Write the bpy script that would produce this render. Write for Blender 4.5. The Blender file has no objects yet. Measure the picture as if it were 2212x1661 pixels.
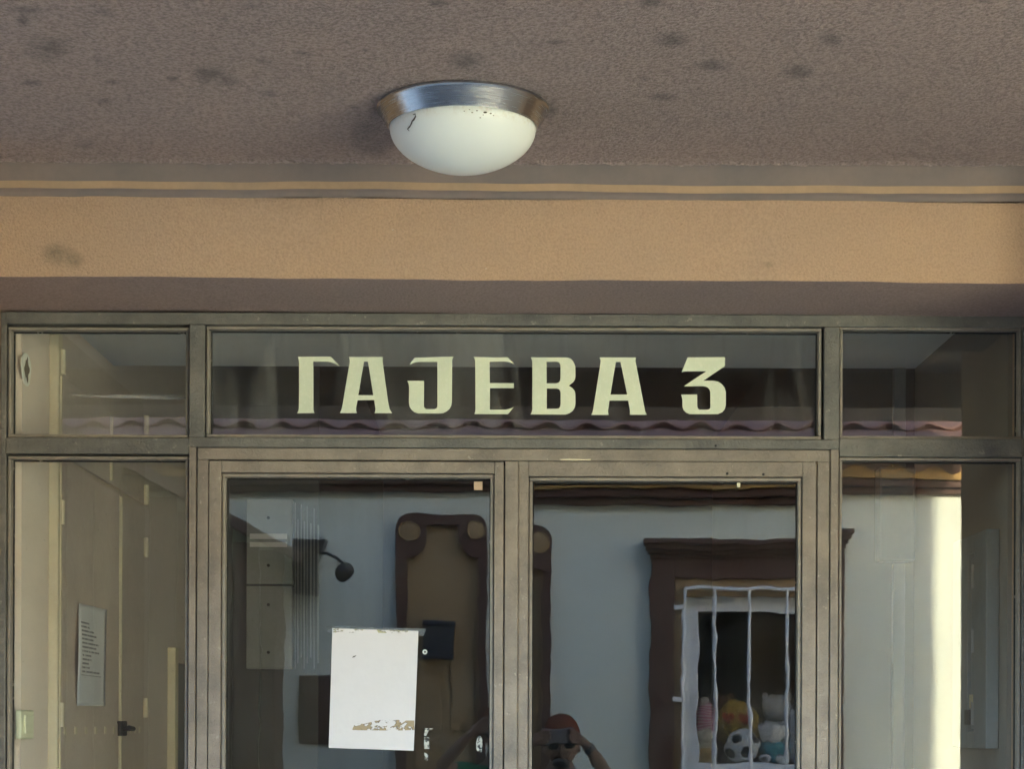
import bpy, bmesh, math, random
from mathutils import Vector, Matrix
random.seed(7)
R = math.radians
# ------------------------------------------------------------------ camera, sky, sun, exposure
E = 1.65            # lens height above the pavement
D = 4.75            # lens to glass plane (y = 0)
F = 886.0 * D       # focal length in photograph pixels (picture width 2212)
CX, CY = 1100.0, 1570.0
ROLL = R(0.22)
sc = bpy.context.scene
col = sc.collection
cam_d = bpy.data.cameras.new('camera'); cam = bpy.data.objects.new('camera', cam_d); col.objects.link(cam)
cam.location = (0, -D, E); cam.rotation_euler = (R(90), -ROLL, 0)
cam_d.sensor_width = 36; cam_d.lens = F / 2212 * 36
cam_d.shift_x = (1106 - CX) / 2212; cam_d.shift_y = (CY - 830.5) / 2212
cam_d.clip_start = 0.02; cam_d.clip_end = 400
sc.camera = cam
SUN_AZ, SUN_EL = R(35), R(15)
w = bpy.data.worlds.new('World'); sc.world = w; w.use_nodes = True
sky = w.node_tree.nodes.new('ShaderNodeTexSky'); sky.sky_type = 'NISHITA'; sky.sun_disc = False
sky.sun_elevation = SUN_EL; sky.sun_rotation = SUN_AZ
bg = w.node_tree.nodes['Background']; bg.inputs['Strength'].default_value = 0.15
w.node_tree.links.new(sky.outputs[0], bg.inputs['Color'])
sl = bpy.data.lights.new('sun', 'SUN'); sl.energy = 2.5; sl.angle = R(0.8); sl.color = (1.0, 0.85, 0.57)
sun = bpy.data.objects.new('sun', sl); col.objects.link(sun)
sun.rotation_euler = Vector((-math.sin(SUN_AZ) * math.cos(SUN_EL), -math.cos(SUN_AZ) * math.cos(SUN_EL), -math.sin(SUN_EL))).to_track_quat('-Z', 'Y').to_euler()
sun.location = (6, 8, 9)
sc.view_settings.view_transform = 'Standard'; sc.view_settings.look = 'None'
sc.view_settings.exposure = 3.85; sc.view_settings.gamma = 1; sc.view_settings.use_curve_mapping = False
sc.render.engine = 'CYCLES'
cy_ = sc.cycles
cy_.use_denoising = True; cy_.use_adaptive_sampling = False; cy_.max_bounces = 14; cy_.diffuse_bounces = 7; cy_.glossy_bounces = 6
cy_.transparent_max_bounces = 24; cy_.transmission_bounces = 6
cy_.caustics_reflective = False; cy_.caustics_refractive = False; cy_.sample_clamp_indirect = 8

# ------------------------------------------------------------------ measuring helpers
def unroll(x, y):
    u, v = x - CX, CY - y
    return u * math.cos(ROLL) - v * math.sin(ROLL), u * math.sin(ROLL) + v * math.cos(ROLL)
def P(x, y, Y=0.0):
    """point at depth Y (glass plane is 0) that a photograph position stands for"""
    u, v = unroll(x, y); d = D + Y
    return Vector((u * d / F, Y, E + v * d / F))
def VX(x, y=985, Y=0.0): return P(x, y, Y).x
def HZ(y, x=700, Y=0.0): return P(x, y, Y).z
def M(x, y, s):
    """point s metres in front of the glass that is seen mirrored there"""
    k = (D + s) / F
    return Vector(((x - CX) * k, -s, E + (CY - y) * k))

# ------------------------------------------------------------------ node helpers
def nn(nt, typ, **kw):
    n = nt.nodes.new(typ)
    for k, v in kw.items():
        if k in n.inputs: n.inputs[k].default_value = v
        else: setattr(n, k, v)
    return n
def lk(nt, a, b): nt.links.new(a, b)
def rgb(c): return (c[0], c[1], c[2], 1)
def newmat(name, color=(.5, .5, .5), rough=.6, metal=0.0, spec=.5):
    m = bpy.data.materials.new(name); m.use_nodes = True
    b = m.node_tree.nodes['Principled BSDF']
    b.inputs['Base Color'].default_value = rgb(color); b.inputs['Roughness'].default_value = rough
    b.inputs['Metallic'].default_value = metal; b.inputs['Specular IOR Level'].default_value = spec
    return m
def coords(nt, scale=(1, 1, 1)):
    tc = nn(nt, 'ShaderNodeTexCoord'); mp = nn(nt, 'ShaderNodeMapping'); mp.inputs['Scale'].default_value = scale
    lk(nt, tc.outputs['Object'], mp.inputs['Vector']); return mp.outputs['Vector']
def ramp(nt, src, a, b, ca=(0, 0, 0), cb=(1, 1, 1)):
    if a > b: a, b, ca, cb = b, a, cb, ca
    r = nn(nt, 'ShaderNodeValToRGB'); r.color_ramp.elements[0].position = a; r.color_ramp.elements[1].position = b
    r.color_ramp.elements[0].color = rgb(ca); r.color_ramp.elements[1].color = rgb(cb)
    lk(nt, src, r.inputs['Fac']); return r.outputs['Color']
def mixc(nt, fac, a, b):
    m = nn(nt, 'ShaderNodeMix', data_type='RGBA')
    for i, v in ((6, a), (7, b)):
        if isinstance(v, tuple): m.inputs[i].default_value = rgb(v)
        else: lk(nt, v, m.inputs[i])
    if isinstance(fac, (int, float)): m.inputs[0].default_value = fac
    else: lk(nt, fac, m.inputs[0])
    return m.outputs[2]
def math_n(nt, op, a, b=0.5, clamp=False):
    m = nn(nt, 'ShaderNodeMath', operation=op); m.use_clamp = clamp
    for i, v in ((0, a), (1, b)):
        if isinstance(v, (int, float)): m.inputs[i].default_value = v
        else: lk(nt, v, m.inputs[i])
    return m.outputs[0]
def plaster(name, c1, c2, grain=220, bump=.6, dist=.003, mott=2.2, rough=.92, stain_shade=None, gc=.25, dots=0.0):
    m = newmat(name, c1, rough, spec=.2); nt = m.node_tree; b = nt.nodes['Principled BSDF']
    v = coords(nt)
    big = nn(nt, 'ShaderNodeTexNoise', Scale=mott, Detail=5, Roughness=.6); lk(nt, v, big.inputs['Vector'])
    c = mixc(nt, ramp(nt, big.outputs['Fac'], .35, .68), c1, c2)
    g = nn(nt, 'ShaderNodeTexNoise', Scale=grain, Detail=3, Roughness=.65); lk(nt, v, g.inputs['Vector'])
    c = mixc(nt, math_n(nt, 'MULTIPLY', ramp(nt, g.outputs['Fac'], .42, .75), gc * .9), c, tuple(min(1, x * 1.4) for x in c1))
    c = mixc(nt, math_n(nt, 'MULTIPLY', ramp(nt, g.outputs['Fac'], .55, .28), gc * 1.1), c, tuple(x * .5 for x in c1))
    if stain_shade:
        at = nn(nt, 'ShaderNodeAttribute', attribute_name='stain_shade')
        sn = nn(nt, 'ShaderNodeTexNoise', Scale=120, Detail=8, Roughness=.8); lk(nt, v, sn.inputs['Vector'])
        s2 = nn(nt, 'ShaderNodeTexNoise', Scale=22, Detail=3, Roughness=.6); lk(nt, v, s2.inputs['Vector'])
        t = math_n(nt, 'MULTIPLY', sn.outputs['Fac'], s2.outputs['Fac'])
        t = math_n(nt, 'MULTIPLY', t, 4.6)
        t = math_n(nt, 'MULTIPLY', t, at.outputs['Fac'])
        c = mixc(nt, math_n(nt, 'MULTIPLY', ramp(nt, t, .20, 1.0), .55), c, stain_shade)
    if dots:
        vo = nn(nt, 'ShaderNodeTexVoronoi', Scale=16); lk(nt, v, vo.inputs['Vector'])
        wn = nn(nt, 'ShaderNodeTexNoise', Scale=1.7); lk(nt, v, wn.inputs['Vector'])
        dd = math_n(nt, 'MULTIPLY', ramp(nt, vo.outputs['Distance'], .055, .03), ramp(nt, wn.outputs['Fac'], .52, .6))
        c = mixc(nt, math_n(nt, 'MULTIPLY', dd, dots), c, (.8, .75, .65))
    lk(nt, c, b.inputs['Base Color'])
    bp = nn(nt, 'ShaderNodeBump', Strength=bump, Distance=dist); lk(nt, g.outputs['Fac'], bp.inputs['Height'])
    bp2 = nn(nt, 'ShaderNodeBump', Strength=.5, Distance=.012); lk(nt, big.outputs['Fac'], bp2.inputs['Height'])
    lk(nt, bp2.outputs['Normal'], bp.inputs['Normal']); lk(nt, bp.outputs['Normal'], b.inputs['Normal'])
    return m
def paint(name, c1, c2, rough=.45, scale=14, stretch=(1, 1, 1), bump=.25, chip=None, dist=.0012):
    m = newmat(name, c1, rough, spec=.4); nt = m.node_tree; b = nt.nodes['Principled BSDF']
    v = coords(nt, stretch)
    a = nn(nt, 'ShaderNodeTexNoise', Scale=scale, Detail=8, Roughness=.7); lk(nt, v, a.inputs['Vector'])
    c = mixc(nt, ramp(nt, a.outputs['Fac'], .36, .66), c1, c2)
    f = nn(nt, 'ShaderNodeTexNoise', Scale=scale * 16, Detail=4, Roughness=.6); lk(nt, v, f.inputs['Vector'])
    c = mixc(nt, math_n(nt, 'MULTIPLY', ramp(nt, f.outputs['Fac'], .5, .8), .3), c, tuple(min(1, x * 1.5) for x in c1))
    if chip:
        k = nn(nt, 'ShaderNodeTexNoise', Scale=46, Detail=5, Roughness=.7); lk(nt, v, k.inputs['Vector'])
        c = mixc(nt, math_n(nt, 'MULTIPLY', ramp(nt, k.outputs['Fac'], .635, .68), .6), c, chip)
    lk(nt, c, b.inputs['Base Color'])
    lk(nt, ramp(nt, a.outputs['Fac'], .2, .8, (rough - .1,) * 3, (rough + .2,) * 3), b.inputs['Roughness'])
    ad = math_n(nt, 'ADD', math_n(nt, 'MULTIPLY', f.outputs['Fac'], .6), a.outputs['Fac'])
    bp = nn(nt, 'ShaderNodeBump', Strength=bump, Distance=dist); lk(nt, ad, bp.inputs['Height'])
    lk(nt, bp.outputs['Normal'], b.inputs['Normal'])
    return m
def glass(name, wav=1.0, scale=5.0, seed=0.0, tint=(.975, .985, .98), dust=.02, smear=0.0, refl=.08, stretch=(1, 1, 1)):
    m = bpy.data.materials.new(name); m.use_nodes = True; nt = m.node_tree
    nt.nodes.remove(nt.nodes['Principled BSDF']); out = nt.nodes['Material Output']
    tr = nn(nt, 'ShaderNodeBsdfTransparent'); tr.inputs['Color'].default_value = rgb(tint)
    gl = nn(nt, 'ShaderNodeBsdfGlossy'); gl.inputs['Roughness'].default_value = 0.0
    df = nn(nt, 'ShaderNodeBsdfDiffuse'); df.inputs['Color'].default_value = (.62, .62, .58, 1)
    v = coords(nt, stretch)
    mp = v.node; mp.inputs['Location'].default_value = (seed, seed * .7, seed * 1.3)
    n1 = nn(nt, 'ShaderNodeTexNoise', Scale=scale, Detail=1.2, Roughness=.4); lk(nt, v, n1.inputs['Vector'])
    n2 = nn(nt, 'ShaderNodeTexNoise', Scale=scale * 4.5, Detail=0.5); lk(nt, v, n2.inputs['Vector'])
    h = math_n(nt, 'ADD', n1.outputs['Fac'], math_n(nt, 'MULTIPLY', n2.outputs['Fac'], .15))
    n3 = nn(nt, 'ShaderNodeTexNoise', Scale=95, Detail=1.0); lk(nt, coords(nt, (1, 1, .3)), n3.inputs['Vector'])
    h = math_n(nt, 'ADD', h, math_n(nt, 'MULTIPLY', n3.outputs['Fac'], .012))
    bp = nn(nt, 'ShaderNodeBump', Strength=1.0, Distance=.00022 * wav); lk(nt, h, bp.inputs['Height'])
    lk(nt, bp.outputs['Normal'], gl.inputs['Normal'])
    lw = nn(nt, 'ShaderNodeLayerWeight', Blend=.5)
    f5 = math_n(nt, 'POWER', lw.outputs['Facing'], 5.0)
    fr = math_n(nt, 'ADD', math_n(nt, 'MULTIPLY', f5, .9), refl, True)
    mx = nn(nt, 'ShaderNodeMixShader'); lk(nt, fr, mx.inputs[0]); lk(nt, tr.outputs[0], mx.inputs[1]); lk(nt, gl.outputs[0], mx.inputs[2])
    # dust and wiped streaks lying on the pane
    d1 = nn(nt, 'ShaderNodeTexNoise', Scale=9, Detail=7, Roughness=.75); lk(nt, v, d1.inputs['Vector'])
    spk = nn(nt, 'ShaderNodeTexNoise', Scale=160, Detail=2); lk(nt, v, spk.inputs['Vector'])
    du = math_n(nt, 'ADD', math_n(nt, 'MULTIPLY', ramp(nt, d1.outputs['Fac'], .4, .85), dust), math_n(nt, 'MULTIPLY', ramp(nt, spk.outputs['Fac'], .74, .78), .25))
    if smear:
        v2 = coords(nt, (1, 1, .16))
        wv = nn(nt, 'ShaderNodeTexNoise', Scale=11, Detail=3, Roughness=.55, Distortion=.9); lk(nt, v2, wv.inputs['Vector'])
        du = math_n(nt, 'ADD', du, math_n(nt, 'MULTIPLY', ramp(nt, wv.outputs['Fac'], .46, .62), smear))
    m2 = nn(nt, 'ShaderNodeMixShader'); lk(nt, du, m2.inputs[0]); lk(nt, mx.outputs[0], m2.inputs[1]); lk(nt, df.outputs[0], m2.inputs[2])
    lk(nt, m2.outputs[0], out.inputs['Surface'])
    return m
def patchy(name, c, cover, scale=60, stretch=(1, 1, 1), edge=.06, rough=.8, alpha=1.0):
    """a thin film with ragged gaps"""
    m = newmat(name, c, rough); nt = m.node_tree; b = nt.nodes['Principled BSDF']; out = nt.nodes['Material Output']
    v = coords(nt, stretch); n = nn(nt, 'ShaderNodeTexNoise', Scale=scale, Detail=6, Roughness=.6); lk(nt, v, n.inputs['Vector'])
    tr = nn(nt, 'ShaderNodeBsdfTransparent'); mx = nn(nt, 'ShaderNodeMixShader')
    fac = math_n(nt, 'MULTIPLY', ramp(nt, n.outputs['Fac'], cover, cover + edge), alpha)
    lk(nt, fac, mx.inputs[0]); lk(nt, tr.outputs[0], mx.inputs[1]); lk(nt, b.outputs[0], mx.inputs[2]); lk(nt, mx.outputs[0], out.inputs['Surface'])
    return m

# ------------------------------------------------------------------ mesh helpers
def tag(o, label=None, cat=None, group=None, kind=None):
    if label: o['label'] = label
    if cat: o['category'] = cat
    if group: o['group'] = group
    if kind: o['kind'] = kind
    return o
def empty(name, loc, label=None, cat=None, group=None):
    o = bpy.data.objects.new(name, None); o.location = loc; o.empty_display_size = .1; col.objects.link(o)
    return tag(o, label, cat, group)
def world_of(o):
    m = Matrix.Translation(o.location) @ o.rotation_euler.to_matrix().to_4x4()
    return m if o.parent is None else world_of(o.parent) @ o.matrix_parent_inverse @ m
def adopt(o, parent):
    if parent is not None:
        o.parent = parent; o.matrix_parent_inverse = world_of(parent).inverted()
    return o
def finish(name, bm, mat, parent=None, smooth=False, angle=None):
    bmesh.ops.recalc_face_normals(bm, faces=bm.faces[:])
    me = bpy.data.meshes.new(name); bm.to_mesh(me); bm.free()
    for mm in (mat if isinstance(mat, (list, tuple)) else [mat]): me.materials.append(mm)
    if smooth:
        for p in me.polygons: p.use_smooth = True
        if angle is not None: me.set_sharp_from_angle(angle=angle)
    o = bpy.data.objects.new(name, me); col.objects.link(o)
    return adopt(o, parent)
def add_box(bm, x0, x1, y0, y1, z0, z1, bev=0.0, mi=0):
    vs = [bm.verts.new(p) for p in ((x0, y0, z0), (x1, y0, z0), (x1, y1, z0), (x0, y1, z0), (x0, y0, z1), (x1, y0, z1), (x1, y1, z1), (x0, y1, z1))]
    fs = [bm.faces.new([vs[i] for i in q]) for q in ((0, 3, 2, 1), (4, 5, 6, 7), (0, 1, 5, 4), (1, 2, 6, 5), (2, 3, 7, 6), (3, 0, 4, 7))]
    for f in fs: f.material_index = mi
    if bev > 0:
        es = list({e for f in fs for e in f.edges})
        bmesh.ops.bevel(bm, geom=es, offset=bev, segments=2, profile=.5, affect='EDGES')
def box(name, x0, x1, y0, y1, z0, z1, mat, parent=None, bev=0.0):
    bm = bmesh.new(); add_box(bm, min(x0, x1), max(x0, x1), min(y0, y1), max(y0, y1), min(z0, z1), max(z0, z1), bev)
    return finish(name, bm, mat, parent)
def add_tube(bm, pts, r, seg=10, cap=True):
    pts = [Vector(p) for p in pts]; rings = []
    rr = r if isinstance(r, (list, tuple)) else [r] * len(pts)
    for i, p in enumerate(pts):
        t = (pts[min(i + 1, len(pts) - 1)] - pts[max(i - 1, 0)]).normalized()
        a = Vector((0, 0, 1)) if abs(t.z) < .9 else Vector((1, 0, 0))
        u = t.cross(a).normalized(); v = t.cross(u)
        rings.append([bm.verts.new(p + rr[i] * (math.cos(2 * math.pi * k / seg) * u + math.sin(2 * math.pi * k / seg) * v)) for k in range(seg)])
    for a, b in zip(rings, rings[1:]):
        for k in range(seg): bm.faces.new((a[k], a[(k + 1) % seg], b[(k + 1) % seg], b[k]))
    if cap: bm.faces.new(rings[0]); bm.faces.new(rings[-1][::-1])
def tube(name, pts, r, mat, parent=None, seg=10):
    bm = bmesh.new(); add_tube(bm, pts, r, seg); return finish(name, bm, mat, parent, True, R(50))
def add_lathe(bm, prof, c, seg=64, axis='Z'):
    rings = []
    for r, h in prof:
        ring = []
        for k in range(seg):
            a = 2 * math.pi * k / seg
            if axis == 'Z': q = (c[0] + r * math.cos(a), c[1] + r * math.sin(a), c[2] + h)
            else: q = (c[0] + r * math.cos(a), c[1] + h, c[2] + r * math.sin(a))
            ring.append(bm.verts.new(q))
        rings.append(ring)
    for a, b in zip(rings, rings[1:]):
        for k in range(seg): bm.faces.new((a[k], a[(k + 1) % seg], b[(k + 1) % seg], b[k]))
    return rings
def lathe(name, prof, c, mat, parent=None, seg=64, axis='Z'):
    bm = bmesh.new(); add_lathe(bm, prof, c, seg, axis); bmesh.ops.remove_doubles(bm, verts=bm.verts[:], dist=1e-6)
    return finish(name, bm, mat, parent, True, R(40))
def add_ball(bm, c, rad, u=20, v=14, mi=0):
    r = bmesh.ops.create_uvsphere(bm, u_segments=u, v_segments=v, radius=1.0)
    for vt in r['verts']: vt.co = Vector((c[0] + vt.co.x * rad[0], c[1] + vt.co.y * rad[1], c[2] + vt.co.z * rad[2]))
    for f in {f for vt in r['verts'] for f in vt.link_faces}: f.material_index = mi
    return r['verts']
def outline(name, loops, th, mat, parent=None, y=0.0):
    """flat shape with holes from (x, z) loops, standing in the plane y, th thick towards the street"""
    cu = bpy.data.curves.new(name, 'CURVE'); cu.dimensions = '2D'; cu.fill_mode = 'BOTH'; cu.extrude = th / 2
    for lp in loops:
        s = cu.splines.new('POLY'); s.points.add(len(lp) - 1)
        for p, (x, z) in zip(s.points, lp): p.co = (x, z, 0, 1)
        s.use_cyclic_u = True
    o = bpy.data.objects.new(name, cu); col.objects.link(o)
    me = bpy.data.meshes.new_from_object(o.evaluated_get(bpy.context.evaluated_depsgraph_get()))
    bpy.data.objects.remove(o); bpy.data.curves.remove(cu)
    for v in me.vertices: v.co = (v.co.x, y - v.co.z - th / 2, v.co.y)
    me.materials.clear(); me.materials.append(mat); me.name = name
    o = bpy.data.objects.new(name, me); col.objects.link(o)
    return adopt(o, parent)
def grid_sheet(name, nx, nz, fn, mat, parent=None, attr=None):
    """sheet of nx x nz cells, fn(i/nx, j/nz) -> point; attr(point) -> stain value"""
    vs = []; st = []
    for j in range(nz + 1):
        for i in range(nx + 1):
            p = fn(i / nx, j / nz); vs.append(p)
            if attr: st.append(attr(p))
    fs = [(j * (nx + 1) + i, j * (nx + 1) + i + 1, (j + 1) * (nx + 1) + i + 1, (j + 1) * (nx + 1) + i) for j in range(nz) for i in range(nx)]
    me = bpy.data.meshes.new(name); me.from_pydata([tuple(p) for p in vs], [], fs)
    if attr:
        a = me.attributes.new('stain_shade', 'FLOAT', 'POINT'); a.data.foreach_set('value', st)
    me.materials.append(mat)
    for p in me.polygons: p.use_smooth = True
    o = bpy.data.objects.new(name, me); col.objects.link(o)
    return adopt(o, parent)
def wob(x, a, seed=0.0):
    return a * (math.sin(x * 2.1 + seed) * .5 + math.sin(x * 5.3 + seed * 2.3) * .3 + math.sin(x * 13.7 + seed * 4.1) * .2)

# ------------------------------------------------------------------ materials
M_ceil = plaster('ceiling_roughcast', (.435, .345, .325), (.38, .308, .298), gc=.65, grain=130, bump=1.0, dist=.016, stain_shade=(.085, .09, .098))
M_tan = plaster('tan_render', (.555, .378, .256), (.495, .352, .262), gc=.24, grain=185, bump=.9, dist=.006, stain_shade=(.13, .125, .10), dots=.6)
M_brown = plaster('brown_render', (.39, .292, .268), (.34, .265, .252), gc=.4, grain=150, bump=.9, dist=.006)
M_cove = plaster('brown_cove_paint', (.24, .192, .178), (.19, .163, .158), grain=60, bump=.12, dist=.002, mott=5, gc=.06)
M_fillet = plaster('tan_fillet_paint', (.47, .33, .22), (.40, .29, .205), grain=70, bump=.15, dist=.002, mott=9, gc=.08)
M_outer = plaster('facade_render', (.42, .33, .24), (.38, .30, .23), grain=150, bump=.5)
M_frame = paint('frame_paint_shaded', (.195, .185, .165), (.10, .101, .098), rough=.36, scale=9, bump=.9, chip=(.36, .34, .29), dist=.005)  # shaded copy of the door paint: the beam's shade is in the colour
M_leaf = paint('taupe_paint_lit', (.315, .266, .217), (.19, .165, .142), rough=.38, scale=10, bump=.9, chip=(.46, .41, .33), dist=.005)  # the same paint in its lit tone, also on the lower mullions
M_bead = paint('grey_bead_paint', (.285, .25, .21), (.19, .172, .15), rough=.4, scale=20, bump=.3, chip=(.40, .38, .30))
M_gap = newmat('dark_joint', (.012, .013, .016), .9)
M_letter = paint('cream_letter_paint', (.72, .775, .60), (.66, .72, .56), rough=.5, scale=8, bump=.05)
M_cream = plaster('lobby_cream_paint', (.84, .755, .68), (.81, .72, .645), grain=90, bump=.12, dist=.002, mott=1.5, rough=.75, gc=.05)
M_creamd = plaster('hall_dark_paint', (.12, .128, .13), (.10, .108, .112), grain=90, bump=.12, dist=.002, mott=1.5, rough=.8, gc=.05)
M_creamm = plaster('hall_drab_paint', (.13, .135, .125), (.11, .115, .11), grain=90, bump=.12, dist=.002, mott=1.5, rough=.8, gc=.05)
M_rwall = plaster('lobby_paint_shaded', (.24, .225, .205), (.21, .20, .185), grain=90, bump=.12, dist=.002, mott=1.5, rough=.8, gc=.05)  # darker than the left wall: its weaker light is put into the colour
M_lobceil = plaster('lobby_ceiling_paint', (.76, .78, .78), (.70, .72, .72), grain=90, bump=.1, dist=.002, mott=2, gc=.05)
M_cupb = paint('cupboard_paint', (.76, .655, .56), (.70, .605, .52), rough=.5, scale=4, bump=.1)
M_cupf = paint('cupboard_frame_paint', (.82, .74, .56), (.76, .68, .50), rough=.5, scale=6, bump=.1)
M_grey = paint('grey_enamel', (.30, .305, .295), (.25, .258, .25), rough=.45, scale=5, bump=.1)
M_box = paint('pale_box_plastic', (.22, .24, .24), (.19, .21, .21), rough=.5, scale=5, bump=.05)
M_black = newmat('black_plastic', (.02, .02, .022), .45)
M_white = paint('white_gloss_paint', (.78, .84, .90), (.74, .80, .87), rough=.4, scale=8, bump=.1)
M_paper = plaster('paper', (.68, .65, .65), (.65, .625, .625), grain=30, bump=.05, dist=.001, mott=3, rough=.8, gc=.03)
M_floor = plaster('lobby_floor', (.45, .42, .37), (.38, .36, .32), grain=60, bump=.1)
G_trans = glass('pane_glass_transom', 1.0, 4.0, 3.1, dust=.03, smear=.065)
G_transL = glass('pane_glass_transom_left', 1.0, 4.0, 6.1, dust=.03)
G_sideL = glass('pane_glass_left_side', 1.0, 4.0, 9.4, dust=.03)
G_sideR = glass('pane_glass_right_side', 1.0, 4.0, 1.7, dust=.025)
G_doorL = glass('pane_glass_left_door', 1.0, 5.0, 5.2, dust=.02)
G_doorR = glass('pane_glass_right_door', 1.1, 5.0, 8.8, dust=.02)
G_house = glass('house_window_glass', .4, 3.0, 2.2, dust=.02)

# ------------------------------------------------------------------ ground, road, pavements
M_pave = plaster('pavement_concrete', (.46, .44, .40), (.40, .385, .355), grain=40, bump=.3)
M_road = plaster('road_asphalt', (.11, .105, .10), (.08, .078, .076), grain=60, bump=.5)
M_earth = plaster('ground_earth', (.22, .19, .15), (.17, .15, .12), grain=20, bump=.4)
bm = bmesh.new(); add_box(bm, -150, 150, -160, 150, -.6, -.16); tag(finish('ground', bm, M_earth), kind='structure')
bm = bmesh.new(); add_box(bm, -60, 60, -4.55, -2.75, -.155, -.12); tag(finish('road', bm, M_road), kind='structure')
bm = bmesh.new(); add_box(bm, -60, 60, -2.75, -.0, -.158, -.003); tag(finish('pavement', bm, M_pave), kind='structure')
bm = bmesh.new(); add_box(bm, -60, 60, -5.6, -4.55, -.158, -.003); tag(finish('pavement', bm, M_pave), kind='structure')

# ------------------------------------------------------------------ the building with the entrance
bld = empty('entrance_building', (0, -.6, 0), 'tan and brown rendered building with a porch over the glazed entrance', 'building')
zb = HZ(682, 1100)                                    # underside of the lintel beam
d_front = (zb - E) * F / unroll(1100, 604)[1]; yb = d_front - D      # its front face
dz = lambda y, d: E + unroll(1100, y)[1] / F * d
z1 = dz(430, d_front)
def out45(y_img, z0, d0):
    q = unroll(1100, y_img)[1] / F; t = (q * d0 - (z0 - E)) / (1 + q); return d0 - t, z0 + t
d2, z2 = out45(412, z1, d_front); z3 = dz(396, d2)
d4, zc = out45(348, z3, d2); yc = d4 - D               # far edge and height of the porch ceiling
XL, XR = -6.0, 2.6
PORCH = -2.1
STAINS_LAMP_SHADE = [(547, 11, 20, 7, .7), (485, 42, 12, 5, .7), (225, 27, 24, 12, .5), (50, 40, 12, 14, .9), (62, 20, 30, 9, .7), (105, 105, 42, 24, .75), (220, 131, 25, 13, .4), (452, 160, 27, 16, 1.0), (488, 172, 22, 11, .9), (372, 170, 10, 7, .9), (245, 176, 16, 5, .8), (70, 178, 22, 7, .75), (225, 219, 15, 8, .8), (582, 200, 15, 8, .7), (655, 116, 19, 7, .8), (572, 131, 19, 6, .7), (790, 108, 10, 4, .9), (1005, 130, 31, 17, .9), (945, 6, 17, 7, .9), (767, 230, 8, 5, .8), (750, 89, 12, 5, .5), (187, 310, 26, 11, .55), (790, 285, 36, 40, .5), (815, 320, 32, 24, .5), (808, 235, 12, 26, .7), (850, 205, 22, 8, .6), (1000, 178, 90, 6, .5), (1150, 205, 26, 8, .6), (1192, 240, 12, 26, .6),  # entries ringing the lamp paint its shadow on the ceiling, together with grime
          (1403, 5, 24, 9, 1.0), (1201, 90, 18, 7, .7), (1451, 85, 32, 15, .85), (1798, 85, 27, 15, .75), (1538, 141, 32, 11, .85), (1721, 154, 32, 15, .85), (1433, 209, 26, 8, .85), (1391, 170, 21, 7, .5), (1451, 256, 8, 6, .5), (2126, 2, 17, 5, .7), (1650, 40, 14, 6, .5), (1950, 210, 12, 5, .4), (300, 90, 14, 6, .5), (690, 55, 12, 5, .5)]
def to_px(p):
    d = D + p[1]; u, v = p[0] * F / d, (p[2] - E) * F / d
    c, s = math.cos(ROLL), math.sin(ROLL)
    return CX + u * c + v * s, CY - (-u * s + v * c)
def stain_shade_at(p, lst):
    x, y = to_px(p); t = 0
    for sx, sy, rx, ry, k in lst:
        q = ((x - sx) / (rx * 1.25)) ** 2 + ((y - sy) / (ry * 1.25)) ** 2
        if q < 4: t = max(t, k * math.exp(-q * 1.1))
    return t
def ceil_pt(u, v):
    x = -2.1 + u * 4.0; y = PORCH + .02 + v * (yc - PORCH - .02 + .004)
    if v > .999: y += wob(x * 9, .006, 1.0) + random.uniform(-.004, .004)
    return Vector((x, y, zc + wob(x * 3 + y * 4, .0012) - (.0045 + random.uniform(0, .002) if v > .999 else 0)))
grid_sheet('porch_ceiling', 420, 150, ceil_pt, M_ceil, bld, lambda p: stain_shade_at(p, STAINS_LAMP_SHADE))
box('porch_ceiling', XL, -2.1, PORCH + .02, yc, zc, zc + .05, M_ceil, bld)
box('porch_ceiling', 1.9, XR, PORCH + .02, yc, zc, zc + .05, M_ceil, bld)
def strip(name, pts, mat, n=160, wa=.0, seed=0, stain_shade=None):
    """profile strip along x from (y,z) points"""
    m = len(pts) - 1
    def fn(u, v):
        x = XL + u * (XR - XL) if n < 100 else -2.1 + u * 4.0
        k = min(int(v * m + 1e-6), m - 1); t = v * m - k
        y = pts[k][0] * (1 - t) + pts[k + 1][0] * t; z = pts[k][1] * (1 - t) + pts[k + 1][1] * t
        slope = -.0030 * x if x > -2 else 0
        return Vector((x, y + wob(x * 1.6, wa, seed), z + wob(x * 2.3, wa, seed + 2) + slope))
    return grid_sheet(name, n, m * (24 if stain_shade else 4), fn, mat, bld, stain_shade)
y2, y4 = d2 - D, d4 - D
def curve_pts(a, b, bulge, n=6):
    r = []
    for i in range(n + 1):
        t = i / n; s = math.sin(math.pi * t) * bulge
        r.append((a[0] + (b[0] - a[0]) * t + s, a[1] + (b[1] - a[1]) * t + s))
    return r
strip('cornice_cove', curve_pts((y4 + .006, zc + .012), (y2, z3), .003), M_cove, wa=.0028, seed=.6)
strip('cornice_fillet', [(y2, z3), (y2, z2)], M_fillet, wa=.0028, seed=.6)
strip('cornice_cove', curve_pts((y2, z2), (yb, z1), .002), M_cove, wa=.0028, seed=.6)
BST = [(120, 550, 24, 22, .8), (160, 562, 20, 18, .7), (150, 540, 14, 9, .4), (1660, 572, 14, 6, .5), (1150, 440, 6, 6, .3)]
strip('lintel_face', [(yb, z1), (yb, zb)], M_tan, 320, .0022, 3.0, lambda p: stain_shade_at(p, BST))
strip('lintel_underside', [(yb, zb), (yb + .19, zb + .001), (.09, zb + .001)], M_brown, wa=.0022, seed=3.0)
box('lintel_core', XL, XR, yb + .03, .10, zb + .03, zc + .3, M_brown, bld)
x_l, x_r = VX(8), VX(2206)
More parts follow.
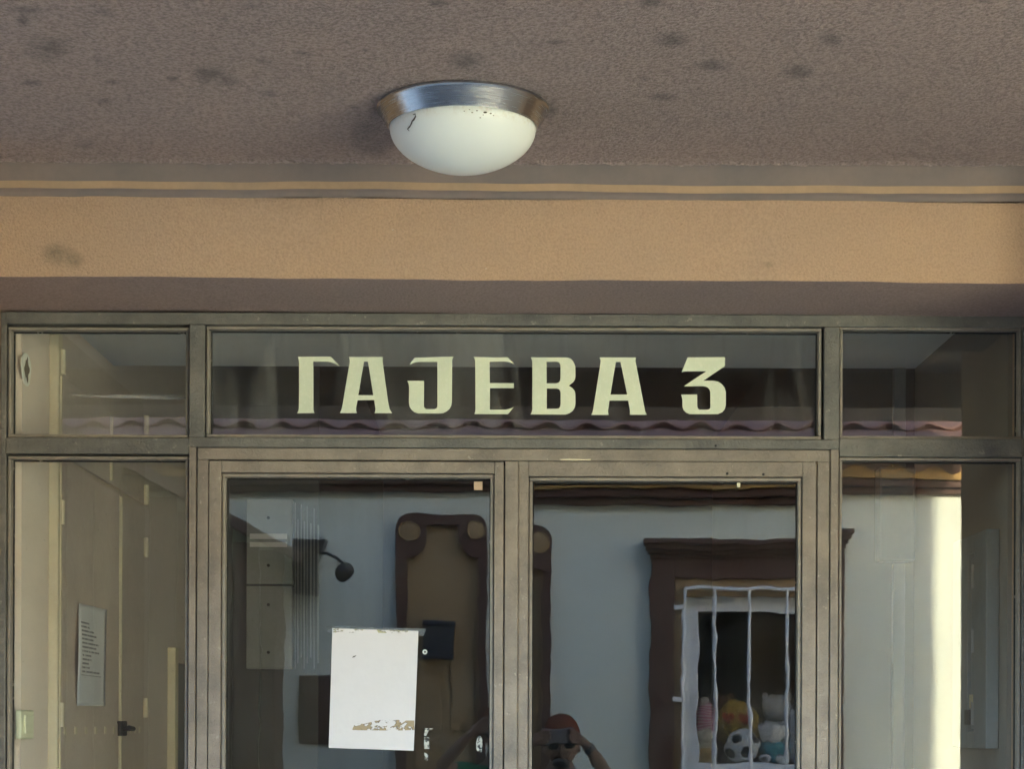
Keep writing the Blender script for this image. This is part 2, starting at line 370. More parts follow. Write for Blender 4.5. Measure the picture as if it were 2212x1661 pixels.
# porch side piers and the ground-floor wall beyond them
box('side_pier', x_l - .55, x_l - .004, -.62, .10, 0, zb + .02, M_tan, bld)
box('side_pier', x_r + .004, x_r + .55, -.62, .10, 0, zb + .02, M_tan, bld)
box('ground_floor_wall', XL, x_l - .551, -.55, .10, 0, zb + .02, M_tan, bld)
box('ground_floor_wall', x_r + .551, XR, -.55, .10, 0, zb + .02, M_tan, bld)
box('side_pier', x_l - .55, x_l - .004, -.619, yb + .03, zb + .021, zc - .002, M_tan, bld)
box('side_pier', x_r + .004, x_r + .55, -.619, yb + .03, zb + .021, zc - .002, M_tan, bld)
z_ob = M(1100, 904, 2.38).z
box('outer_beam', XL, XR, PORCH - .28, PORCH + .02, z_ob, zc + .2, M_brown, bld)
box('upper_storey_wall', XL, 4.38, PORCH - .28, .6, zc + .2, 4.3, M_outer, bld)
box('corner_shade_block', XR, 4.38, PORCH - .28, 1.2, 0, zc + .2, M_outer, bld)  # unseen block added so its corner shades the wall opposite
box('roof_slab', XL - .2, 4.4, PORCH - .4, 8.0, 4.3, 4.45, M_outer, bld)
box('rear_wall', XL, 4.38, 7.6, 8.0, 0, 4.3, M_outer, bld)
box('flank_wall', 4.08, 4.38, 1.2, 7.6, 0, 4.3, M_outer, bld)
box('flank_wall', XL, XL + .3, .1, 7.6, 0, 4.3, M_outer, bld)
# lobby behind the glass
wl, wr = VX(25, 900), VX(2200, 900)
Y0 = .10
YV, YH = 1.22, 2.72
zv = E + 777 / F * (D + YV)
lw_ = box('lobby_wall', wl - .3, wl, Y0, YH, 0, 3.3, M_cream, bld)
rw_ = box('lobby_wall', wr, wr + .3, Y0, YV + .2, 0, 3.3, M_rwall, bld)
xo = VX(1785, 900, YV)
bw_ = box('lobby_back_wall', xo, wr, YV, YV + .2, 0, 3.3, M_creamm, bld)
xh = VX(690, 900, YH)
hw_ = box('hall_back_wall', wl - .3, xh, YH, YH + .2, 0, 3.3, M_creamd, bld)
box('lobby_ceiling', wl, wr, Y0, YV, zv, zv + .12, M_lobceil, bld)
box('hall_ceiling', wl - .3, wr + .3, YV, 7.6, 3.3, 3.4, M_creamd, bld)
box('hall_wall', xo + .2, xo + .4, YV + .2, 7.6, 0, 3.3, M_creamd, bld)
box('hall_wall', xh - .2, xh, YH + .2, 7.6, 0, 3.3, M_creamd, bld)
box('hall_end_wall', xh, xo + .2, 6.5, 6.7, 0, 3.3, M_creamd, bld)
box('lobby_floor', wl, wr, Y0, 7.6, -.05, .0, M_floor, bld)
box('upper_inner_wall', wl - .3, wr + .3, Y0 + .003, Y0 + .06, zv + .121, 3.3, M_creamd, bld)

# ------------------------------------------------------------------ glazed entrance screen
scr = empty('glazed_entrance_screen', (0, 0, 0), 'grey painted glazed entrance screen lettered with cream street name and number', 'entrance screen')
fy0, fy1 = -.030, .045                      # frame depth
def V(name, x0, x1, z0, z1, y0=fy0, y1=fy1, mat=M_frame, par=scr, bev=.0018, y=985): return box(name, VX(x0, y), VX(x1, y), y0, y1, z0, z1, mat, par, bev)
ztop = HZ(682, 1100) - .001
zt_glass_top, zt_glass_bot = HZ(718, 1100), HZ(944, 1100)
z_bar_lo = HZ(987, 1100)
# outer frame
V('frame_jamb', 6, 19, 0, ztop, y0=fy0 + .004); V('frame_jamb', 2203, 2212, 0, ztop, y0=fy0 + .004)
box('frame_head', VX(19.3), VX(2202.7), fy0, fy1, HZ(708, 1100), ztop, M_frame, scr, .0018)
# mullions
zh = HZ(708.6, 1100)
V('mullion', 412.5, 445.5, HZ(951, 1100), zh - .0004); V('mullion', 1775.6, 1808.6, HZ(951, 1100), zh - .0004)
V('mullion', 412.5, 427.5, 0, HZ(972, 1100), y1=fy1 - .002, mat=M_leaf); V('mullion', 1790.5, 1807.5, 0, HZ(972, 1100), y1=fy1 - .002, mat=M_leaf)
# transom rails
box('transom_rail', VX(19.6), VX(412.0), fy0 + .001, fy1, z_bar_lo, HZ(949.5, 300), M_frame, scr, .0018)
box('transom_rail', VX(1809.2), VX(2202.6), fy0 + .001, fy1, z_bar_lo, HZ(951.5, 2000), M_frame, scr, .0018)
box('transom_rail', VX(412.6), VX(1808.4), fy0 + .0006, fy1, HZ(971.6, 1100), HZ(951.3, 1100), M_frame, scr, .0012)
# door lining, set a little back
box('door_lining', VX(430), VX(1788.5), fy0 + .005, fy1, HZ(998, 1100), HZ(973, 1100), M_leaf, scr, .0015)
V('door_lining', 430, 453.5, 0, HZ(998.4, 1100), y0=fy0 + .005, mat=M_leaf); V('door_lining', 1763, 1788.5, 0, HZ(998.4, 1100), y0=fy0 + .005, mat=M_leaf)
box('shadow_joint', VX(427.5), VX(430), fy0 + .02, fy1 - .006, 0, HZ(972.2, 1100), M_gap, scr)
box('shadow_joint', VX(1788.5), VX(1790.5), fy0 + .02, fy1 - .006, 0, HZ(972.2, 1100), M_gap, scr)
box('shadow_joint', VX(430), VX(1788.5), fy0 + .012, fy1 - .006, HZ(973, 1100) - .0002, HZ(971.6, 1100) + .0002, M_gap, scr)
def glazing(name, x0, x1, y0, y1, par, gmat, bw=8.5, ygl=.012, by=-.019, zlow=None, side_y=985, tilt=None, hole=None):
    """beads round an opening (photograph edges of the bead) and the pane behind them"""
    X0, X1 = VX(x0, side_y), VX(x1, side_y); xm = (x0 + x1) / 2
    Z1 = HZ(y0, xm); Z0 = HZ(y1, xm) if zlow is None else zlow; b = bw / 886
    g = .0016
    box('shadow_gap', X0 - .001, X1 + .001, by + .010, by + .013, Z1 - g - .0005, Z1 + .001, M_gap, par)
    for n, a in (('t', (X0 + g, X1 - g, Z1 - b, Z1 - g)), ('b', (X0 + g, X1 - g, Z0 + g, Z0 + b)), ('l', (X0 + g, X0 + b, Z0 + b + .0004, Z1 - b - .0004)), ('r', (X1 - b, X1 - g, Z0 + b + .0004, Z1 - b - .0004))):
        box('glazing_bead', a[0], a[1], by, ygl + .012, a[2], a[3], M_bead, par, .0016)
    # dark putty line inside the beads
    q = .0028
    for a in ((X0 + b, X1 - b, Z1 - b - q * 1.2, Z1 - b - .0002), (X0 + b, X0 + b + q * .8, Z0 + b, Z1 - b - q * 1.3), (X1 - b - q * .8, X1 - b, Z0 + b, Z1 - b - q * 1.3)):
        box('putty_line', a[0], a[1], ygl - .007, ygl - .0015, a[2], a[3], M_putty, par)
    p = box('window_pane', X0 + b - .004, X1 - b + .004, ygl, ygl + .005, Z0 + b - .004, Z1 - b + .004, gmat, par)
    return p
M_putty = patchy('old_putty', (.014, .015, .017), .36, 45, edge=.05)
pane_tl = glazing('p', 20, 411.5, 708.5, 949, scr, G_transL, 8)
pane_tc = glazing('p', 446.5, 1772.5, 708.5, 951, scr, G_trans, 8.2)
pane_tr = glazing('p', 1809.5, 2203, 708.5, 952, scr, G_transL, 7.5)
pane_sl = glazing('p', 20, 411.5, 986.5, 1700, scr, G_sideL, 8, zlow=.35)
pane_sr = glazing('p', 1809.0, 2203, 990, 1700, scr, G_sideR, 7.5, zlow=.35)
box('bottom_rail', VX(20), VX(411.5), fy0, fy1, .0, .349, M_frame, scr, .002)
box('bottom_rail', VX(1809), VX(2203), fy0, fy1, .0, .349, M_frame, scr, .002)
# lettering on the middle transom pane
LET = {
 'g': ((1140, 1370), [[(115, 125), (690, 120), (855, 292), (760, 245), (705, 222), (650, 210), (390, 205), (390, 1040), (397, 1070), (410, 1100), (105, 1103), (128, 1070), (138, 1020), (141, 600), (140, 200), (135, 165)]]),
 'a': ((1140, 1370), [[(1003, 128), (1595, 128), (1588, 160), (1590, 220), (1690, 940), (1712, 1035), (1755, 1103), (1445, 1103), (1460, 1070), (1465, 1030), (1443, 875), (1155, 880), (1132, 1000), (1132, 1060), (1145, 1103), (845, 1100), (872, 1055), (895, 960), (1020, 210), (1018, 165)], [(1268, 210), (1335, 210), (1425, 790), (1168, 790)]]),
 'j': ((1580, 1370), [[(200, 140), (380, 135), (560, 127), (875, 122), (855, 150), (847, 190), (843, 900), (832, 970), (805, 1025), (755, 1070), (690, 1103), (590, 1108), (260, 1108), (190, 1083), (140, 1040), (108, 985), (98, 930), (100, 650), (92, 590), (68, 540), (360, 542), (358, 985), (372, 1013), (402, 1033), (545, 1032), (575, 1015), (590, 985), (592, 215), (235, 215), (175, 233), (105, 265)]]),
 'e': ((1580, 1370), [[(1215, 128), (1700, 136), (1725, 132), (1810, 132), (1930, 258), (1860, 225), (1790, 208), (1497, 210), (1500, 580), (1918, 582), (1918, 668), (1502, 668), (1500, 1042), (1780, 1040), (1850, 1025), (1918, 995), (1810, 1122), (1230, 1118), (1246, 1080), (1250, 1030), (1245, 200), (1238, 160)]]),
 'v': ((2050, 1370), [[(128, 135), (755, 135), (810, 152), (855, 188), (886, 240), (903, 300), (905, 470), (895, 520), (868, 562), (790, 625), (855, 670), (888, 712), (903, 765), (905, 940), (892, 1005), (860, 1058), (805, 1100), (735, 1127), (122, 1125), (146, 1085), (156, 1030), (158, 200), (150, 165)], [(405, 212), (580, 212), (615, 222), (638, 250), (646, 290), (643, 510), (632, 548), (605, 575), (570, 585), (405, 585)], [(408, 675), (585, 675), (620, 688), (641, 718), (648, 760), (646, 950), (637, 990), (618, 1017), (595, 1025), (408, 1028)]]),
 'a2': ((2050, 1370), [[(1318, 135), (1960, 135), (1945, 165), (1946, 210), (2105, 1030), (2118, 1085), (2140, 1130), (1843, 1130), (1850, 1090), (1843, 1020), (1820, 885), (1495, 885), (1470, 1060), (1472, 1095), (1480, 1132), (1175, 1132), (1196, 1095), (1210, 1040), (1343, 210), (1342, 175)], [(1605, 215), (1685, 215), (1800, 778), (1512, 780)]]),
 '3': ((2500, 1370), [[(860, 135), (1498, 130), (1506, 142), (1503, 285), (1130, 540), (1310, 540), (1385, 555), (1445, 595), (1495, 655), (1520, 730), (1520, 960), (1505, 1030), (1460, 1085), (1380, 1120), (890, 1120), (830, 1092), (785, 1045), (768, 985), (768, 880), (760, 825), (742, 780), (1022, 778), (1025, 990), (1038, 1025), (1065, 1042), (1210, 1042), (1238, 1028), (1252, 995), (1250, 735), (1238, 695), (1210, 662), (1175, 643), (1130, 635), (790, 637), (1180, 375), (805, 378), (752, 392)]])}
for k, (org, loops) in LET.items():
    lp = []
    for l in loops:
        q = [P((org[0] + x / 4.424) * .55135, (org[1] + y / 4.424) * .55135, .012) for x, y in l]
        lp.append([(p.x, p.z) for p in q])
    outline('letter', lp, .0008, M_letter, pane_tc, y=.0112)

M_film = patchy('old_tape_film', (.55, .58, .62), .42, 9, (1, 1, 9), .25, alpha=.35)
quad = [(P(x, y, .0105).x, P(x, y, .0105).z) for x, y in ((158, 852), (250, 849), (400, 851), (402, 864), (300, 861), (165, 858))]
outline('tape_film', [quad], .0002, M_film, pane_tl, y=.0115)
# ------------------------------------------------------------------ the two door leaves
def leaf(x0, x1, gx0, gx1, gy0, label, gmat, hinge_right, astragal=None, ang=0, tiltx=0.0, tiltz=0.0):
    hx = VX(x1) if hinge_right else VX(x0)
    root = empty('glazed_door', (hx, .01, 0), label, 'door')
    y0, y1 = fy0 + .003, fy1 - .004
    zt = HZ(1000.2, (x0 + x1) / 2); zr = HZ(gy0, (x0 + x1) / 2)
    sx = VX(x0) if astragal is None else VX(astragal)
    box('door_rail', VX(gx0) + .0003, VX(gx1) - .0003, y0, y1, zr, zt, M_leaf, root, .0015)
    box('door_rail', VX(gx0) + .0003, VX(gx1) - .0003, y0, y1, .62, .74, M_leaf, root, .0015)
    box('door_rail', VX(gx0) + .0003, VX(gx1) - .0003, y0, y1, .015, .16, M_leaf, root, .0015)
    box('kick_panel', VX(gx0) + .0003, VX(gx1) - .0003, y0 + .02, y1 - .02, .161, .619, M_leaf, root)
    box('door_stile', sx, VX(gx0), y0, y1, .015, zt, M_leaf, root, .0015)
    box('door_stile', VX(gx1), VX(x1), y0, y1, .015, zt, M_leaf, root, .0015)
    if astragal is not None: box('meeting_strip', VX(x0), VX(astragal) - .0005, y0 - .006, y1, .015, zt - .0005, M_leaf, root, .0018)
    p = glazing('p', gx0, gx1, gy0 + .3, 1700, root, gmat, 8.6, zlow=.741)
    h = tube('door_handle', [(VX(gx0 - 12) if hinge_right else VX(gx1 + 12), y0 - .001, 1.05), (VX(gx0 - 12) if hinge_right else VX(gx1 + 12), y0 - .05, 1.05), (VX(gx0 + 70) if hinge_right else VX(gx1 - 70), y0 - .05, 1.05)], .009, M_rim, root)
    if tiltx:
        c = Vector(((VX(gx0) + VX(gx1)) / 2, .0145, 1.5)) - root.location; mpi = p.matrix_parent_inverse.copy(); p.matrix_parent_inverse = Matrix.Identity(4); p.matrix_basis = Matrix.Translation(c) @ Matrix.Rotation(tiltz, 4, 'Z') @ Matrix.Rotation(tiltx, 4, 'X') @ Matrix.Translation(-c) @ mpi
    root.rotation_euler = (0, 0, ang)
    return root, p
M_rim = newmat('brushed_nickel', (.42, .43, .455), .22, 1.0); nt = M_rim.node_tree
v = coords(nt, (3, 3, 160)); n1 = nn(nt, 'ShaderNodeTexNoise', Scale=6, Detail=3); lk(nt, v, n1.inputs['Vector'])
lk(nt, ramp(nt, n1.outputs['Fac'], .3, .7, (.16,) * 3, (.30,) * 3), nt.nodes['Principled BSDF'].inputs['Roughness'])
doorL, paneL = leaf(455.5, 1088.5, 481.5, 1068.5, 1024.6, 'left glazed door leaf with blank white sheet taped to its glass', G_doorL, False)
doorR, paneR = leaf(1091.5, 1760.5, 1142.5, 1731.0, 1032.0, 'right glazed door leaf with wide meeting strip, standing slightly ajar', G_doorR, True, 1120.5, ang=-R(.7), tiltx=-R(.30), tiltz=-R(1.05))
box('shadow_joint', VX(453.5), VX(455.5), fy0 + .02, fy1 - .006, 0, HZ(999, 1100), M_gap, scr)
box('shadow_joint', VX(1760.5), VX(1763), fy0 + .03, fy1 - .006, 0, HZ(999, 1100), M_gap, scr)
box('shadow_joint', VX(455.5), VX(1760.5), fy0 + .02, fy1 - .006, HZ(1000.2, 1100) - .0008, HZ(998.2, 1100), M_gap, scr)
# chipped cream paint on the lining edge, screw holes
outline('paint_chip', [[(P(x, y).x, P(x, y).z) for x, y in ((1207, 995.4), (1230, 994.6), (1262, 995.6), (1276, 995), (1274, 997.6), (1240, 998), (1212, 997.4))]], .0008, newmat('bare_primer', (.75, .68, .5), .7), scr, y=fy0 + .0042)
for hx_, hy_ in ((1571, 1023), (1649, 1025)):
    c = P(hx_, hy_, fy0 + .003); tube('screw_hole', [(c.x, c.y + .004, c.z), (c.x, c.y - .0012, c.z)], .0032, M_gap, doorR, 10)
c = P(1546, 963, fy0); tube('screw_hole', [(c.x, c.y + .004, c.z), (c.x, c.y - .0008, c.z)], .0028, M_gap, scr, 10)

# ------------------------------------------------------------------ ceiling lamp
rt = .1746; q = unroll(1000, 232); dl = (zc - E) * F / q[1]; lc = Vector((q[0] * dl / F, dl - D, zc))
lamp = empty('ceiling_lamp', lc, 'round flush ceiling lamp with opal glass bowl and brushed metal ring', 'ceiling lamp')
zg = E + unroll(1000, 277)[1] / F * dl - zc                # glass edge below the ceiling
lathe('metal_ring', [(.120, -.0005), (rt - .002, -.0005), (rt, -.002), (rt, -.006), (rt - .003, -.0085), (rt - .0035, -.0095), (.1525, zg + .003), (.1505, zg - .001), (.1485, zg), (.1475, zg + .004), (.140, zg + .006)], lc, M_rim, lamp, 128)
prof = [(.148 * math.cos(t) ** 1.12 if t < 1.569 else 0, zg - .088 * math.sin(t)) for t in [i / 28 * math.pi / 2 for i in range(29)]]
M_opal = newmat('opal_glass', (.80, .81, .76), .28, spec=.4); nt = M_opal.node_tree; b = nt.nodes['Principled BSDF']
b.inputs['Subsurface Weight'].default_value = .25; b.inputs['Subsurface Radius'].default_value = (.02, .02, .018); b.inputs['Subsurface Scale'].default_value = .5
v = coords(nt); n1 = nn(nt, 'ShaderNodeTexNoise', Scale=70, Detail=6, Roughness=.7); lk(nt, v, n1.inputs['Vector'])
sx = nn(nt, 'ShaderNodeSeparateXYZ'); lk(nt, v, sx.inputs[0])
edge = math_n(nt, 'MULTIPLY', math_n(nt, 'SUBTRACT', sx.outputs['Z'], zc + zg - .020), 50, True)
dirt = math_n(nt, 'MULTIPLY', edge, ramp(nt, n1.outputs['Fac'], .48, .75))
lk(nt, mixc(nt, math_n(nt, 'MULTIPLY', dirt, .6), (.79, .83, .82), (.42, .30, .16)), b.inputs['Base Color'])
bowl = lathe('glass_bowl', [(.146, zg + .006)] + prof, lc, M_opal, lamp, 96)
# crack line and specks of dirt lying on the bowl
def on_bowl(px, py):
    o = Vector((0, -D, E)); u, vv = unroll(px, py); d = Vector((u / F, 1, vv / F)).normalized()
    c = Vector((lc.x, lc.y, lc.z + zg)); a = Vector((1 / .148, 1 / .148, 1 / .088))
    oo = Vector([(o - c)[i] * a[i] for i in range(3)]); dd = Vector([d[i] * a[i] for i in range(3)])
    B = oo.dot(dd); A = dd.dot(dd); C = oo.dot(oo) - 1; disc = B * B - A * C
    return o + d * ((-B - math.sqrt(disc)) / A - .0006) if disc > 0 else None
lpx = lambda x, y: ((1400 + x / 2.698) * .55135, (280 + y / 2.698) * .55135)
M_soot = newmat('soot', (.10, .085, .07), .9)
crk = [(590, 452), (612, 445), (616, 470), (596, 505), (580, 520), (572, 545), (560, 570), (548, 585), (530, 605), (548, 625)]
pts = [on_bowl(*lpx(x, y)) for x, y in crk]
tube('dirt_streak', [p for p in pts if p], [.0008, .0012, .0012, .0018, .0013, .0014, .0011, .0015, .0012, .0005], M_soot, bowl, 6)
for x, y, r_ in ((1352, 428, .0030), (1300, 485, .0014), (1215, 430, .0016), (1185, 398, .0012), (1440, 462, .0012), (1410, 440, .0018), (1130, 415, .0012), (1265, 410, .0016), (1330, 455, .0011)):
    p = on_bowl(*lpx(x, y))
    if p:
        bm = bmesh.new(); add_ball(bm, p, (r_ * 1.3, r_ * .6, r_ * .6), 8, 6); finish('dirt_speck', bm, M_soot, bowl, True)

# ------------------------------------------------------------------ sheet taped to the left door
def quad_plate(name, pts, th, mat, parent=None, y=0.0):
    return outline(name, [[(P(a, b_, y).x, P(a, b_, y).z) for a, b_ in pts]], th, mat, parent, y=y)
oq = lambda x, y: ((1250 + x / 2.9667) * .55135, (2420 + y / 2.9661) * .55135)
sheet = quad_plate('paper_sheet', [oq(*a) for a in ((155, 127), (1155, 158), (1130, 850), (1100, 1551), (112, 1518), (135, 800))], .0005, M_paper, None, y=.0085)
tag(sheet, 'blank white paper sheet taped to the left door glass with brown tape residue', 'paper sheet')
M_tape = patchy('clear_tape', (.42, .45, .46), .30, 40, edge=.3, rough=.3, alpha=.30)
M_resid = patchy('brown_tape_residue', (.36, .28, .17), .455, 70, (.7, 1, 1), .06)
M_resid2 = patchy('yellow_tape_residue', (.50, .46, .26), .47, 40, (.45, 1, 1), .06, alpha=.85)
quad_plate('tape_strip', [oq(*a) for a in ((85, 97), (1240, 133), (1215, 215), (1156, 212), (1155, 158), (155, 127), (150, 175), (105, 180))], .0003, M_tape, sheet, y=.0079)
quad_plate('tape_residue', [oq(*a) for a in ((160, 128), (520, 140), (470, 178), (280, 178), (165, 175))], .0002, M_resid2, sheet, y=.0077)
quad_plate('tape_residue', [oq(*a) for a in ((670, 145), (1040, 155), (1010, 185), (690, 180))], .0002, M_resid2, sheet, y=.0077)
quad_plate('tape_residue', [oq(*a) for a in ((385, 1305), (420, 1230), (520, 1240), (690, 1195), (930, 1192), (960, 1235), (1010, 1200), (1105, 1200), (1110, 1310), (900, 1318), (400, 1312))], .0002, M_resid, sheet, y=.0077)
tip = outline('ink_mark', [[(P(*oq(a, b_), .0077).x, P(*oq(a, b_), .0077).z) for a, b_ in ((385, 470), (395, 452), (437, 440), (415, 462))]], .0002, M_soot, sheet, y=.0077)
# leftover scraps of old stickers on the glass
M_scrap = patchy('sticker_scrap', (.50, .50, .45), .40, 90, edge=.12, alpha=.85)
scr_s = []
def scrap(pts, label): return tag(quad_plate('sticker_scrap', pts, .0003, M_scrap, None, y=.0115), label, 'sticker scrap')
scrap([oq(1222, 1290), oq(1335, 1292), oq(1270, 1325), oq(1245, 1380), oq(1222, 1380)], 'torn corner of white sticker right of the taped sheet')
scrap([oq(1220, 1395), oq(1283, 1395), oq(1278, 1450), oq(1283, 1530), oq(1222, 1530)], 'small torn white sticker strip beside the sheet bottom')
scrap([oq(1225, 1570), oq(1268, 1600), oq(1262, 1665), oq(1225, 1660)], 'faint white sticker remnant at the picture bottom beside the sheet')
t = lambda x, y: ((1700 + x / 2.765) * .55135, (2600 + y / 2.765) * .55135)
scrap([t(478, 795), t(512, 790), t(527, 840), t(522, 960), t(490, 972), t(460, 935), t(456, 860)], 'oval cream sticker scrap at the bottom right of left door glass')
pp = P(*oq(1231, 402), .0115)
ring = lathe('round_sticker', [(.0025, 0), (.0025, -.0006), (.0060, -.0006), (.0060, 0)], (pp.x, pp.y, pp.z), newmat('ring_white', (.7, .72, .66), .5), None, 20, axis='Y')
tag(ring, 'small white ring sticker on the glass right of the sheet', 'sticker')
ct = P(1033, 1051, .010); box_ = box('tape_tab', ct.x - .0105, ct.x + .0105, .0105, .0115, ct.z - .009, ct.z + .012, newmat('masking_tape', (.55, .40, .28), .8)); tag(box_, 'tan tape tab in the top right corner of left door glass', 'tape tab')
ct = P(1594, 1050, .010); box_ = box('tape_tab', ct.x - .004, ct.x + .004, -.006, .0, ct.z - .005, ct.z + .006, newmat('cream_tape', (.62, .58, .42), .8)); tag(box_, 'tiny cream paper scrap under the top rail of right door', 'paper scrap')

# ------------------------------------------------------------------ lobby: left side
def LX(x, X=None): return ((VX(25, 900) if X is None else X) * F / unroll(x, 1250)[0]) - D       # depth along the left wall of a photograph column
cup = empty('built_in_cupboard', (wl, 1.1, 0), 'tall cream built-in cupboard with hinged doors along the left lobby wall', 'cupboard')
ztc = E + .866 * abs(wl)
wx = wl + .022
yA, yB, yC, yD = LX(104, wl), LX(126, wx), LX(258, wx), LX(315, wx)
box('cupboard_body', wl + .0005, wl + .012, yA + .002, yD, .02, ztc, M_cupb, cup)
box('frame_post', wl + .0005, wx + .004, yA, yA + .045, .02, ztc + .004, M_cupf, cup, .003)
zg_ = E + .588 * abs(wl)
yU = LX(237, wx)
def cdoor(y0, y1, z0, z1, hinge_y, hz):
    d = box('cupboard_door', wl + .012, wx, y0, y1, z0, z1, M_cupb, cup, .002)
    box('door_edge', wx - .004, wx + .007, y0, y0 + .010, z0 + .01, z1 - .01, M_cupf, d, .001)
    for z in hz: tube('hinge', [(wx + .006, hinge_y, z - .032), (wx + .006, hinge_y, z + .032)], .009, M_cupf, d, 8)
    return d
cdoor(yB, yU - .004, zg_ + .006, ztc - .12, yB + .012, [HZ(780, 125, yB)])
cdoor(yU + .004, yD - .02, zg_ + .006, ztc - .12, yD - .03, [HZ(922, 314, yD)])
dA = cdoor(yB, yC - .004, .06, zg_ - .006, yB + .012, [HZ(1106, 122, yB), HZ(1545, 122, yB)])
dB = cdoor(yC + .004, yD - .02, .06, zg_ - .006, yD - .03, [HZ(1072, 313, yD), HZ(1185, 313, yD), HZ(1530, 313, yD)])
box('vent_strip', wx, wx + .002, yB + .02, yC - .01, E - .033, E + .005, M_cupb, dA)
for i in range(6): box('vent_slot', wx + .002, wx + .004, yB + .06 + i * .13, yB + .085 + i * .13, E - .026, E - .006, M_cupf, dA)
box('vent_strip', wx, wx + .002, yC + .02, yD - .03, E - .033, E + .005, M_cupb, dB)
for i in range(4): box('vent_slot', wx + .002, wx + .004, yC + .10 + i * .07, yC + .12 + i * .07, E - .026, E - .006, M_cupf, dB)
box('handle_plate', wx, wx + .014, yC - .03, yC + .06, E - .034, E + .012, M_black, cup, .003)
tube('handle_lever', [(wx + .012, yC, E - .012), (wx + .045, yC, E - .012), (wx + .05, yC - .10, E - .008)], .007, M_black, cup)
# notice on the lower door
M_note = newmat('printed_notice', (.88, .90, .93), .8); nt = M_note.node_tree; b = nt.nodes['Principled BSDF']
v = coords(nt); sx = nn(nt, 'ShaderNodeSeparateXYZ'); lk(nt, v, sx.inputs[0])
zz = math_n(nt, 'FRACT', math_n(nt, 'MULTIPLY', sx.outputs['Z'], 88))
wn = nn(nt, 'ShaderNodeTexNoise', Scale=120, Detail=2); mp2 = coords(nt, (1, .7, .4)); lk(nt, mp2, wn.inputs['Vector'])
row = math_n(nt, 'FLOOR', math_n(nt, 'MULTIPLY', sx.outputs['Z'], 88))
wr_ = nn(nt, 'ShaderNodeTexWhiteNoise', noise_dimensions='1D'); lk(nt, row, wr_.inputs['W'])
yn0, yn1 = LX(171, wx + .012), LX(232, wx + .012)
endy = math_n(nt, 'ADD', math_n(nt, 'MULTIPLY', wr_.outputs['Value'], .20), yn0 + .10)
msk = math_n(nt, 'MULTIPLY', math_n(nt, 'LESS_THAN', zz, .45), math_n(nt, 'LESS_THAN', sx.outputs['Y'], endy))
msk = math_n(nt, 'MULTIPLY', msk, math_n(nt, 'GREATER_THAN', sx.outputs['Y'], yn0 + .03))
zn1, zn0 = HZ(1318, 200, .95), HZ(1528, 200, .95)
msk = math_n(nt, 'MULTIPLY', msk, math_n(nt, 'GREATER_THAN', sx.outputs['Z'], zn0 + .085))
msk = math_n(nt, 'MULTIPLY', msk, math_n(nt, 'LESS_THAN', sx.outputs['Z'], zn1 - .05))
msk = math_n(nt, 'MULTIPLY', msk, ramp(nt, wn.outputs['Fac'], .34, .44))
lk(nt, mixc(nt, math_n(nt, 'MULTIPLY', msk, .7), (.88, .90, .93), (.10, .11, .14)), b.inputs['Base Color'])
def note_pt(u, vv):
    z = zn0 + vv * (zn1 - zn0); sag = .045 * (4 * (vv - .45) ** 2)
    return Vector((wx + .004 + .012 * math.sin(vv * 3.1) * (1 - u * .3), yn0 + u * (yn1 - yn0) + sag - .02, z + u * .004))
note = grid_sheet('notice_sheet', 10, 24, note_pt, M_note)
sm = note.modifiers.new('thick', 'SOLIDIFY'); sm.thickness = .0008
tag(note, 'printed white notice hanging bowed on the cupboard door behind left sidelight', 'notice')
# plaster patch and wall switch on the strip of wall next to the glass
zp = HZ(797, 52, .12)
bm = bmesh.new(); rng = [bm.verts.new((wl + .0015, .128 + .046 * math.cos(a) * (1 + .1 * math.sin(3 * a)), zp + .044 * math.sin(a) * (1 + .08 * math.cos(2 * a)))) for a in [i / 24 * 2 * math.pi for i in range(24)]]
bm.faces.new(rng); r = bmesh.ops.extrude_face_region(bm, geom=bm.faces[:]); bmesh.ops.translate(bm, verts=[e for e in r['geom'] if isinstance(e, bmesh.types.BMVert)], vec=(.003, 0, 0))
pt_ = finish('plaster_patch', bm, newmat('filler', (.93, .95, .90), .9), lw_)
bm = bmesh.new(); rng = [bm.verts.new((wl + .0055, .126 + .020 * math.cos(a) * (1 + .35 * math.sin(4 * a + 1)), zp + .026 * math.sin(a) * (1 + .3 * math.cos(5 * a)))) for a in [i / 24 * 2 * math.pi for i in range(24)]]
bm.faces.new(rng); r = bmesh.ops.extrude_face_region(bm, geom=bm.faces[:]); bmesh.ops.translate(bm, verts=[e for e in r['geom'] if isinstance(e, bmesh.types.BMVert)], vec=(.001, 0, 0))
finish('filler_hole', bm, plaster('bare_plaster', (.17, .155, .13), (.28, .26, .22), grain=80), lw_)
ys = LX(46); zs = HZ(1566, 46, ys)
sw = box('switch_plate', wl + .001, wl + .016, ys - .06, ys + .07, zs - .036, zs + .036, newmat('ivory_plastic', (.82, .84, .62), .4), None, .004); sw.name = 'light_switch'
tag(sw, 'ivory light switch on the cream wall at the lower left', 'light switch')
box('switch_rocker', wl + .016, wl + .022, ys - .035, ys + .045, zs - .024, zs + .024, bpy.data.materials['ivory_plastic'], sw, .003)
# doorway at the far end of the left wall
yd = LX(362)
dw = empty('hall_doorway', (wl, yd + .3, 0), 'cream framed doorway far back on the left hall wall', 'doorway')
zd = E + 168 / F * (D + yd)
box('door_post', wl + .0005, wl + .03, yd, yd + .06, 0, zd, M_cupf, dw, .003)
box('door_post', wl + .0005, wl + .03, YH - .06, YH - .002, 0, zd, M_cupf, dw, .003)
box('door_head', wl + .0005, wl + .028, yd + .061, YH - .061, zd - .05, zd - .001, M_cupb, dw, .003)
box('door_panel', wl + .0005, wl + .012, yd + .061, YH - .061, 0, zd - .051, M_grey, dw)
